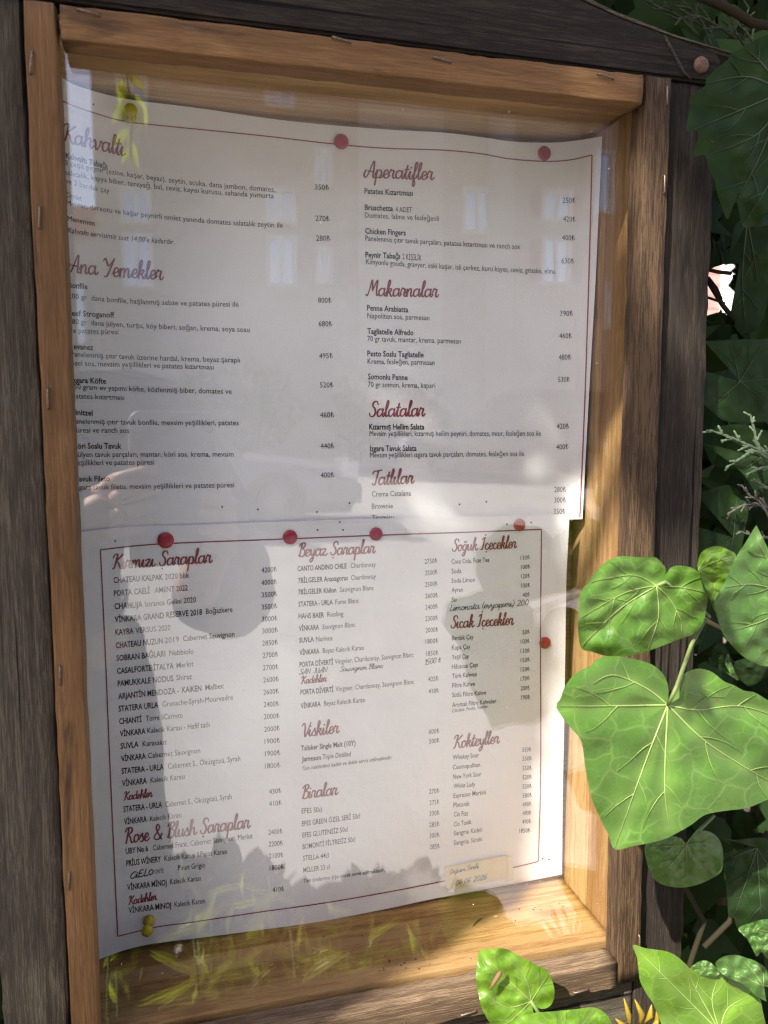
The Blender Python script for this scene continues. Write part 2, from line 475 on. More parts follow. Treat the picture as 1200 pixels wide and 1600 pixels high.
# head board: prism with a cut, rounded right end
hp = [(-.40, .4985), (.762, .4985), (.7665, .506), (.7665, .524), (.760, .537), (.748, .545), (.69, .553), (.60, .568), (.52, .59), (.44, .63), (.36, .66), (-.40, .66)]
def prism(name, pts, y0, y1, mat, parent, bevel=.0015):
    bm = bmesh.new()
    a = [bm.verts.new((ux(x), y0, uz(z))) for x, z in pts]
    f = bm.faces.new(a)
    r = bmesh.ops.extrude_face_region(bm, geom=[f])
    bmesh.ops.translate(bm, vec=(0, y1 - y0, 0), verts=[v for v in r['geom'] if isinstance(v, bmesh.types.BMVert)])
    bmesh.ops.recalc_face_normals(bm, faces=bm.faces)
    bmesh.ops.bevel(bm, geom=list(bm.edges), offset=bevel, segments=2, affect='EDGES', clamp_overlap=True)
    me = bpy.data.meshes.new(name); bm.to_mesh(me); bm.free()
    me.materials.append(mat)
    o = link(bpy.data.objects.new(name, me))
    return under(o, parent)
head = prism('head_board', hp, .0045, .060, W_DARK, case); head['label'] = 'dark head board with cut right end'
# weathered cap behind the head board
hc = [(.36, .667), (.45, .637), (.53, .597), (.61, .576), (.70, .560), (.80, .548), (.80, .556), (.70, .569), (.61, .587), (.53, .609), (.45, .650), (.36, .68)]
prism('cap_board', hc, .012, .16, W_GREY, case)
m = MB(); Mx = Matrix.Translation((ux(.7285), .0045, uz(.5200))) @ Matrix.Rotation(rad(90), 4, 'X')
m.lathe([(.0046, -.002), (.0046, .0012), (.0038, .0022), (.0015, .0026)], 18, 0, Mx)
dw = under(m.build('dowel', plain('pale_dowel_end', (.13, .075, .045), .7, .3, 0, .35, 700), None, True), head)
# curved crack in the head board: a narrow raised lip of split wood
m = MB()
m.tube([Vector((ux(x), .0042, uz(z))) for x, z in ((.668, .553), (.676, .541), (.684, .531), (.693, .518), (.702, .507), (.713, .5))], [.0006, .001, .0008, .0009, .0006, .0004], 6)
under(m.build('split', W_GREY), head)

# staples
def staple(px, py, ang, L=.0095, parent=None, y=-.0003):
    c = P(px, py, 1.0); c.y = y
    m = MB(); a = rad(ang); dx, dz = math.cos(a) * L / 2, math.sin(a) * L / 2
    m.tube([(c.x - dx, c.y + .004, c.z - dz), (c.x - dx, c.y - .0002, c.z - dz), (c.x - dx * .9, c.y - .0007, c.z - dz * .9), (c.x + dx * .9, c.y - .0007, c.z + dz * .9), (c.x + dx, c.y - .0002, c.z + dz), (c.x + dx, c.y + .004, c.z + dz)], .00055, 6)
    o = m.build('staple', STEEL, None, True); return under(o, parent)
for px, py, a, w in ((49, 98, 82, 0), (62, 340, 86, 0), (75, 623, 88, 0), (94, 1055, 87, 0), (108, 1376, 86, 0), (138, 20, -8, 2), (533, 62, -9, 2), (690, 93, -8, 2), (945, 118, -8, 2),
                     (1041, 150, 92, 1), (1037, 288, 92, 1), (998, 1472, 92, 1), (906, 1543, 6, 3), (731, 1578, 8, 3), (620, 1600, 8, 3)):
    staple(px, py, a, parent=trims[w])

# ------------------------------------------------------------------ the two menu sheets (print is part of the sheet)
def interp(pts, x, k=0):
    if x <= pts[0][k]: 
        a, b = pts[0], pts[1]
    elif x >= pts[-1][k]:
        a, b = pts[-2], pts[-1]
    else:
        for a, b in zip(pts, pts[1:]):
            if a[k] <= x <= b[k]: break
    w = (x - a[k]) / (b[k] - a[k]); return a[1 - k] + (b[1 - k] - a[1 - k]) * w
def smooth_line(pts, n=12):
    """Catmull-Rom through photo points"""
    out = []
    p = [pts[0]] + list(pts) + [pts[-1]]
    for i in range(1, len(p) - 2):
        for k in range(n):
            t_ = k / n
            q = []
            for c in range(len(pts[0])):
                a, b, d, e = p[i - 1][c], p[i][c], p[i + 1][c], p[i + 2][c]
                q.append(.5 * ((2 * b) + (-a + d) * t_ + (2 * a - 5 * b + 4 * d - e) * t_ ** 2 + (-a + 3 * b - 3 * d + e) * t_ ** 3))
            out.append(tuple(q))
    out.append(tuple(pts[-1])); return out

UP_TOP = smooth_line([(60, 90), (102, 125), (135, 139), (200, 155), (310, 169), (450, 189), (600, 202), (690, 207), (750, 214), (800, 221), (850, 223), (890, 221), (941, 213)])
UP_L = [(60, 90), (128, 850)]
UP_R = [(941, 213), (930, 450), (919, 640), (910, 811)]
UP_BOT = [(80, 834), (250, 832), (560, 829), (880, 812), (910, 811)]
LO_TOP = smooth_line([(92, 834), (128, 830.5), (175, 825), (212, 822), (300, 820), (440, 815), (580, 810.5), (760, 807), (890, 805)])
LO_R = [(890, 805), (885, 900), (882, 1100), (879, 1250), (878, 1366)]
LO_BOT = smooth_line([(100, 1528), (160, 1497), (225, 1477), (300, 1467), (400, 1454), (500, 1440), (600, 1421), (675, 1405), (750, 1391), (805, 1381), (878, 1366)])
LO_L = [(92, 834), (100, 1528)]
def cl(x): return max(0.0, min(1.0, x))
def d_up(px, py):
    xr = interp(UP_R, py, 1); s = cl((px - 60) / (xr - 60)); yt = interp(UP_TOP, px); tt = cl((py - yt) / (825 - yt))
    d = 1.2165
    d -= (.072 - .026 * tt) * math.exp(-(1 - s) / .085)
    d -= .050 * math.exp(-max(0, s - .05) / .09) * math.exp(-tt / .16)
    d -= .004 * (1 + math.sin(px / 95.0 + py / 160.0)) * (1 - .6 * tt) * .5
    d -= .003 * math.exp(-((px - 740) / 60) ** 2) * math.exp(-tt / .2)
    return d
def d_lo(px, py):
    xr = interp(LO_R, py, 1); s = cl((px - 96) / (xr - 96)); yt = interp(LO_TOP, px); yb = interp(LO_BOT, px); tt = cl((py - yt) / (yb - yt))
    d = 1.2120
    d -= .050 * math.exp(-(1 - s) / .12) * (1 - tt) ** 1.6
    d -= .022 * math.exp(-s / .12) * math.exp(-(1 - tt) / .18)
    d -= .0018 * (1 + math.sin(px / 120.0 - py / 90.0)) * .5
    d -= .004 * math.exp(-((px - 848) / 26) ** 2) * (.5 + .5 * math.sin(py / 47.0)) * .6
    return d

class Sheet:
    def __init__(s, dfun): s.d = dfun; s.mb = MB()
    def at(s, px, py, lift=0.0): return P(px, py, s.d(px, py) - lift)
    def grid(s, top, bot, L, Rr, nx, ny):
        vs, fs = [], []
        for j in range(ny + 1):
            t_ = j / ny
            for i in range(nx + 1):
                w = i / nx
                # edges blended so that the outline follows the photo
                x0, x1 = top[0][0], top[-1][0]; b0, b1 = bot[0][0], bot[-1][0]
                xt = x0 + (x1 - x0) * w; xb = b0 + (b1 - b0) * w
                yt, yb = interp(top, xt), interp(bot, xb)
                y = yt + (yb - yt) * t_
                x = xt + (xb - xt) * t_
                xr = interp(Rr, y, 1); xl = interp(L, y, 1)
                x += w * (xr - (x1 + (b1 - x1) * t_)) + (1 - w) * (xl - (x0 + (b0 - x0) * t_)) * 0
                vs.append(s.at(x, y))
        for j in range(ny):
            for i in range(nx):
                a = j * (nx + 1) + i; fs.append((a, a + nx + 1, a + nx + 2, a + 1))
        # a real sheet has a back: same grid 0.3 mm behind, with a rim
        n = len(vs)
        bk = [Vector(v) + Vector((0, .0003, 0)) for v in vs]
        fb = [tuple(n + q for q in reversed(f)) for f in fs]
        rim = []
        W = nx + 1
        per = list(range(0, W)) + [W * (j + 1) - 1 for j in range(1, ny + 1)] + [ny * W + i for i in range(nx - 1, -1, -1)] + [W * j for j in range(ny - 1, 0, -1)]
        for a, b in zip(per, per[1:] + per[:1]): rim.append((a, b, b + n, a + n))
        s.mb.add(vs + bk, fs + fb + rim, 0)
    def ribbon(s, pts, w, mi, lift, closed=False):
        """flat stroke of width w (photo px) printed along photo points"""
        n = len(pts)
        if n < 2: return
        vs = []
        for i in range(n):
            a = pts[max(0, i - 1)]; b = pts[min(n - 1, i + 1)]
            dx, dy = b[0] - a[0], b[1] - a[1]; L = math.hypot(dx, dy) or 1
            ww = (w[i] if isinstance(w, list) else w) / 2
            nx_, ny_ = -dy / L * ww, dx / L * ww
            vs.append(s.at(pts[i][0] + nx_, pts[i][1] + ny_, lift)); vs.append(s.at(pts[i][0] - nx_, pts[i][1] - ny_, lift))
        s.mb.add(vs, [(2 * i, 2 * i + 1, 2 * i + 3, 2 * i + 2) for i in range(n - 1)], mi)
    def disc(s, c, r, mi, lift, n=8):
        s.mb.add([s.at(c[0] + r * math.cos(2 * math.pi * k / n), c[1] + r * math.sin(2 * math.pi * k / n), lift) for k in range(n)], [tuple(range(n))], mi)
def updir(px, py):
    dx, dy = 640 - px, 12000 - py; L = math.hypot(dx, dy); return -dx / L, -dy / L
def baseline(pts):
    pts = [(float(a), float(b)) for a, b in pts]
    if len(pts) == 2: sm = [(pts[0][0] + (pts[1][0] - pts[0][0]) * k / 12, pts[0][1] + (pts[1][1] - pts[0][1]) * k / 12) for k in range(13)]
    else: sm = smooth_line(pts, 10)
    ac = [0]
    for a, b in zip(sm, sm[1:]): ac.append(ac[-1] + math.hypot(b[0] - a[0], b[1] - a[1]))
    def f(w):
        q = w * ac[-1]
        i = 0
        while i < len(ac) - 2 and ac[i + 1] < q: i += 1
        k = (q - ac[i]) / max(1e-6, ac[i + 1] - ac[i])
        return sm[i][0] + (sm[i + 1][0] - sm[i][0]) * k, sm[i][1] + (sm[i + 1][1] - sm[i][1]) * k
    return f

# ---- type: collected first, turned into meshes in one go
JOBS = []
def T(sheet_, txt, pts, h=None, style='r', mi=1, lift=.0006):
    JOBS.append((sheet_, txt, pts, h, style, mi, lift))
def run_type():
    objs = []
    for (_, txt, pts, h, style, mi, lift) in JOBS:
        cu = bpy.data.curves.new('type', 'FONT'); cu.body = txt; cu.size = 1; cu.resolution_u = 2
        cu.offset = {'b': .020, 'r': .006, 'l': .001, 'i': .001}[style]
        if style == 'i': cu.shear = .18
        o = bpy.data.objects.new('type', cu); C.objects.link(o); objs.append(o)
    bpy.context.view_layer.update()
    dg = bpy.context.evaluated_depsgraph_get()
    for o, (sh, txt, pts, h, style, mi, lift) in zip(objs, JOBS):
        me = o.evaluated_get(dg).to_mesh()
        n = len(me.vertices); co = np.zeros(n * 3); me.vertices.foreach_get('co', co); co = co.reshape(-1, 3)
        if n:
            x0, x1 = co[:, 0].min(), co[:, 0].max(); f = baseline(pts)
            k = (h or 9.0) / .727
            vs = []
            for (x, y, z) in co:
                bx, by = f((x - x0) / max(1e-6, x1 - x0)); ux_, uy_ = updir(bx, by)
                vs.append(sh.at(bx + ux_ * y * k, by + uy_ * y * k, lift))
            sh.mb.add(vs, [tuple(p.vertices) for p in me.polygons], mi)
        o.evaluated_get(dg).to_mesh_clear()
    for o in objs:
        cu = o.data; bpy.data.objects.remove(o); bpy.data.curves.remove(cu)

# ---- brush script and handwriting: every letter as pen strokes on an x-height of 1
LSTEM = [(-.1, .3), (.27, 1.1), (.43, 1.8), (.32, 2.08), (.19, 1.75), (.12, .8), (.1, 0)]
GLY = {
 'a': (1.05, [[(.72, .8), (.48, 1.0), (.15, .8), (.05, .4), (.2, .02), (.5, .12), (.74, .55), (.78, .98)], [(.78, .98), (.74, .4), (.84, .03), (1.0, .08), (1.12, .3)]]),
 'b': (.85, [LSTEM, [(.1, .2), (.3, .85), (.55, .95), (.65, .5), (.45, .02), (.12, .05)], [(.62, .6), (.9, .55)]]),
 'c': (.72, [[(.55, .8), (.35, 1.0), (.1, .75), (.08, .3), (.3, 0), (.55, .08), (.78, .35)]]),
 'd': (1.05, [[(.72, .8), (.48, 1.0), (.15, .8), (.05, .4), (.2, .02), (.5, .12), (.74, .55), (.92, 1.9)], [(.9, 1.8), (.76, .4), (.86, .03), (1.0, .08), (1.12, .3)]]),
 'e': (.72, [[(-.1, .3), (.2, .4), (.55, .65), (.5, .98), (.25, .95), (.08, .5), (.2, .05), (.5, .05), (.8, .35)]]),
 'f': (.52, [[(-.1, .3), (.3, 1.1), (.47, 1.9), (.36, 2.1), (.22, 1.8), (.15, .6), (.08, -.6), (.18, -.9), (.32, -.6), (.22, 0), (.6, .3)]]),
 'g': (.92, [[(.7, .8), (.45, 1.0), (.12, .75), (.08, .3), (.3, .05), (.6, .35), (.75, 1.0), (.65, .2), (.5, -.6), (.25, -.88), (.1, -.6), (.5, -.1), (.98, .3)]]),
 'h': (.98, [LSTEM, [(.1, .2), (.3, .8), (.55, 1.0), (.68, .8), (.65, .3), (.75, .02), (.9, .05), (1.05, .3)]]),
 'i': (.48, [[(-.1, .3), (.15, 1.0), (.1, .3), (.2, 0), (.35, .05), (.55, .3)]]),
 'k': (.88, [LSTEM, [(.12, .45), (.4, .95), (.62, .9), (.5, .6), (.2, .5), (.45, .4), (.6, .05), (.75, 0), (.95, .3)]]),
 'l': (.48, [[(-.1, .3), (.27, 1.1), (.43, 1.8), (.32, 2.08), (.2, 1.75), (.12, .9), (.15, .2), (.3, 0), (.55, .3)]]),
 'm': (1.4, [[(-.1, .4), (.08, .95), (.12, .8), (.1, 0)], [(.1, .3), (.32, .92), (.5, 1.0), (.56, .7), (.54, 0)], [(.54, .3), (.78, .92), (.98, 1.0), (1.04, .7), (1.03, .2), (1.15, 0), (1.45, .3)]]),
 'n': (.92, [[(-.1, .4), (.08, .95), (.12, .8), (.1, 0)], [(.1, .3), (.35, .92), (.55, 1.0), (.62, .7), (.6, .2), (.72, 0), (.98, .3)]]),
 'o': (.82, [[(.5, 1.0), (.15, .85), (.05, .4), (.25, 0), (.55, .15), (.65, .6), (.5, .98), (.62, .8), (.95, .85)]]),
 'p': (.88, [[(-.1, .3), (.15, 1.0), (.08, .1), (.0, -.9)], [(.1, .5), (.3, .95), (.6, .9), (.65, .4), (.4, .02), (.12, .1)], [(.4, .02), (.7, .05), (.95, .3)]]),
 'r': (.74, [[(-.1, .3), (.15, 1.08), (.25, .95), (.52, .95), (.43, .4), (.5, .05), (.65, .03), (.82, .3)]]),
 's': (.66, [[(-.1, .25), (.25, .8), (.35, 1.08), (.42, .7), (.56, .3), (.4, 0), (.1, .05)], [(.45, .02), (.74, .3)]]),
 't': (.52, [[(-.1, .3), (.2, 1.0), (.3, 1.65)], [(.3, 1.65), (.15, .6), (.2, .08), (.35, 0), (.6, .3)], [(0, 1.15), (.52, 1.2)]]),
 'u': (.95, [[(-.1, .4), (.1, 1.0), (.1, .3), (.25, .02), (.5, .2), (.65, 1.0), (.62, .3), (.75, 0), (1.0, .3)]]),
 'v': (.95, [[(-.05, .7), (.12, 1.0), (.25, .7), (.3, .1), (.45, 0), (.7, .5), (.8, 1.0), (.85, .85), (1.05, .85)]]),
 'w': (1.1, [[(-.05, .7), (.1, 1.0), (.15, .2), (.3, 0), (.5, .5), (.55, .9), (.55, .3), (.7, 0), (.9, .5), (1.0, 1.0)]]),
 'y': (.9, [[(-.05, .7), (.12, 1.0), (.2, .4), (.35, .1), (.6, .4), (.75, 1.0), (.65, .2), (.5, -.6), (.25, -.88), (.1, -.6), (.5, -.1), (.96, .3)]]),
 'z': (.78, [[(0, .85), (.25, 1.0), (.55, .92), (.1, .1), (.4, .1), (.6, 0), (.85, .3)]]),
 'K': (1.3, [[(.0, 1.5), (.2, 1.9), (.58, 1.95), (.45, 1.2), (.25, .2), (.02, .02)], [(1.3, 1.9), (1.0, 1.6), (.45, 1.0), (.72, .8), (.95, .2), (1.2, 0), (1.4, .3)]]),
 'A': (1.25, [[(.05, .9), (-.12, .3), (.1, 0), (.4, .5), (.8, 1.8), (.98, 1.98), (.98, 1.0), (.95, .2), (1.1, 0), (1.35, .3)], [(.3, .8), (1.0, .75)]]),
 'Y': (1.15, [[(0, 1.7), (.2, 2.0), (.38, 1.6), (.6, 1.15), (.9, 1.5), (1.2, 2.0)], [(1.2, 2.0), (.85, .9), (.5, 0), (.2, -.1)]]),
 'M': (1.55, [[(-.1, .15), (.1, .05), (.35, 1.0), (.5, 1.95), (.6, 1.9), (.75, .7)], [(.75, .7), (1.15, 1.9), (1.3, 1.9), (1.25, .8), (1.36, .05), (1.6, .25)]]),
 'S': (1.0, [[(1.05, 1.55), (.88, 1.95), (.5, 1.92), (.35, 1.45), (.65, 1.05), (.78, .5), (.5, .02), (.1, .1), (.0, .45)]]),
 'T': (.9, [[(0, 1.5), (.15, 1.85), (.6, 1.9), (1.2, 2.0)], [(.75, 1.92), (.6, 1.0), (.42, .1), (.18, 0), (.05, .25)]]),
 'B': (1.12, [[(.1, 1.55), (.35, 1.95), (.9, 2.0), (1.0, 1.6), (.55, 1.1)], [(.55, 1.1), (1.02, .9), (.97, .2), (.5, -.02), (.1, .15)], [(.52, 1.92), (.4, 1.0), (.25, .1)]]),
 'I': (.75, [[(.1, 1.65), (.35, 1.93), (.66, 1.93)], [(.55, 1.93), (.42, 1.0), (.27, .1), (.0, .05)]]),
 'V': (1.0, [[(-.05, 1.55), (.18, 1.95), (.38, 1.6), (.42, .3), (.55, 0), (.9, 1.0), (1.2, 1.95)]]),
 'R': (1.3, [[(.05, 1.5), (.3, 1.95), (.9, 1.95), (1.0, 1.5), (.5, 1.0), (.75, .8), (.95, .1), (1.15, 0), (1.38, .3)], [(.52, 1.92), (.4, 1.0), (.25, 0)]]),
 '&': (1.25, [[(1.15, .7), (.85, .1), (.35, 0), (.1, .4), (.5, 1.0), (.78, 1.6), (.52, 1.95), (.3, 1.6), (.5, 1.0), (1.15, 0)]]),
 'L': (.9, [[(.3, 1.9), (.2, .9), (.05, .05), (.85, .1)]]),
 'D': (1.15, [[(.3, 1.85), (.2, .9), (.08, .05)], [(.05, 1.75), (.6, 1.85), (1.0, 1.2), (.8, .3), (.08, .02)]]),
 'N': (1.2, [[(.0, 0), (.1, 1.8)], [(.1, 1.8), (.8, .05)], [(.8, .05), (.95, 1.85)]]),
 'J': (.8, [[(.3, 1.85), (.8, 1.85)], [(.6, 1.85), (.55, .4), (.3, 0), (.05, .3)]]),
 'U': (1.05, [[(.05, 1.8), (.05, .5), (.3, .0), (.7, .2), (.85, 1.8)]]),
 'C': (1.15, [[(1.05, 1.7), (.6, 1.8), (.1, 1.1), (.05, .4), (.4, 0), (1.0, .2)]]),
 'E': (.95, [[(.8, 1.85), (.2, 1.8), (.1, .05), (.8, .1)], [(.15, .95), (.65, 1.0)]]),
 'O': (1.15, [[(.6, 1.5), (.2, 1.3), (.1, .5), (.4, .05), (.85, .4), (.9, 1.1), (.55, 1.5)]]),
 'X': (1.0, []),
 '0': (.95, [[(.5, 1.75), (.15, 1.3), (.1, .5), (.4, .05), (.75, .5), (.75, 1.4), (.45, 1.75)]]),
 '1': (.55, [[(.05, 1.3), (.35, 1.8), (.25, .0)]]),
 '2': (.95, [[(.1, 1.4), (.4, 1.8), (.75, 1.4), (.5, .7), (.05, .05), (.85, .1)]]),
 '4': (.95, [[(.4, 1.8), (.1, .7), (.85, .75)], [(.65, 1.3), (.5, 0)]]),
 '5': (.9, [[(.8, 1.8), (.25, 1.75), (.15, 1.0), (.6, 1.0), (.7, .4), (.35, .0), (.0, .2)]]),
 '6': (.9, [[(.65, 1.8), (.2, 1.1), (.1, .4), (.4, 0), (.75, .35), (.55, .8), (.15, .6)]]),
 '.': (.4, [[(.1, .05), (.18, .0)]]),
 '(': (.5, [[(.4, 2.0), (.1, 1.2), (.1, .4), (.35, -.3)]]),
 ')': (.5, [[(.1, 2.0), (.4, 1.2), (.35, .4), (.05, -.3)]]),
 '₺': (.8, [[(.3, 1.6), (.2, .1), (.7, .3)], [(.05, .9), (.6, 1.15)], [(.05, .6), (.6, .85)]]),
}
CEDIL = {'ş': 's', 'ç': 'c', 'Ş': 'S'}
def script(sh, txt, pts, xh, wd, mi=3, lift=.0006, slant=.16, jit=0, press=True):
    """pen lettering fitted between the ends of a photo baseline; xh = x-height in px"""
    x = 0; strokes = []; dots = []
    r = random.Random(len(txt) * 7 + int(xh * 10))
    for ch in txt:
        if ch == ' ': x += .62; continue
        base = ch; extra = None
        if ch in CEDIL: base = CEDIL[ch]; extra = 'cedilla'
        elif ch == 'ı': base = 'i'
        elif ch == 'i': extra = 'dot'
        elif ch == 'İ': base = 'I'; extra = 'Dot'
        elif ch == 'ğ': base = 'g'; extra = 'breve'
        elif ch == 'ö': base = 'o'; extra = 'dots'
        adv, sts = GLY[base]
        oy = r.uniform(-jit, jit); ox = r.uniform(-jit, jit)
        for s_ in sts: strokes.append([(x + a + ox, b + oy) for a, b in s_])
        mid = x + adv * .42
        if extra == 'dot': dots.append((x + .2, 1.42))
        if extra == 'Dot': dots.append((x + .62, 2.4))
        if extra == 'cedilla': dots.append((mid, -.38))
        if extra == 'breve': strokes.append([(x + .25, 1.5), (x + .45, 1.33), (x + .7, 1.5)])
        x += adv
    W = x
    f = baseline(pts)
    def tr(a, b):
        bx, by = f(max(0, min(1, a / W)))
        if a < 0 or a > W:
            e0, e1 = f(0), f(1); L = math.hypot(e1[0] - e0[0], e1[1] - e0[1]); q = (a if a < 0 else a - W) / W
            bx += (e1[0] - e0[0]) * q; by += (e1[1] - e0[1]) * q
        bx += b * slant * xh * .6
        u_, v_ = updir(bx, by)
        return bx + u_ * b * xh, by + v_ * b * xh
    li = lift
    for s_ in strokes:
        sm = smooth_line(s_, 5)
        pp = [tr(a, b) for a, b in sm]
        ws = []
        for i in range(len(pp)):
            a = pp[max(0, i - 1)]; b = pp[min(len(pp) - 1, i + 1)]
            down = (b[1] - a[1]) / (math.hypot(b[0] - a[0], b[1] - a[1]) + 1e-6)
            ws.append(wd * ((.80 + .32 * max(0, down)) if press else 1) )
        sh.ribbon(pp, ws, mi, li)
        for e in (0, -1): sh.disc(pp[e], ws[e] / 2, mi, li - .00002, 7)
        li += .00002
    for d_ in dots: sh.disc(tr(*d_), wd * .62, mi, li, 9)
MATS = [PAPER, INK, INKG, RED, PEN]
# ---------------- food menu
UPS = Sheet(d_up)
UPS.grid(UP_TOP, UP_BOT, UP_L, UP_R, 90, 60)
UPS.ribbon(smooth_line([(75, 145), (102, 160), (140, 174), (192, 189), (250, 196), (400, 211), (522, 225), (600, 231.5), (690, 234.5), (750, 240), (795, 248), (850, 252), (890, 250), (925, 242)]), 1.9, 3, .0006)
UPS.ribbon(smooth_line([(925, 242), (921, 400), (914, 620), (906, 808)]), 2.0, 3, .0006)
def S2(sh, ox, oy, sc=2.0):
    def g(x, y): return (ox + x / sc, oy + y / sc)
    return g
HB, HR = 9.2, 8.8
for txt, pts, xh, wd in (
    ('Kahvaltı', [(98, 221), (145, 232), (195, 244)], 14.5, 2.7), ('Ana Yemekler', [(108, 425), (180, 432), (254, 437)], 13.5, 2.7),
    ('Aperatifler', [(570, 277), (677, 281)], 12.5, 2.5), ('Makarnalar', [(573, 462), (684, 464)], 12.0, 2.5),
    ('Salatalar', [(577, 651), (663, 650)], 12.0, 2.5), ('Tatlılar', [(581, 758), (646, 755)], 11.5, 2.5)):
    script(UPS, txt, pts, xh, wd)
B, R_, I_ = 'b', 'l', 'i'
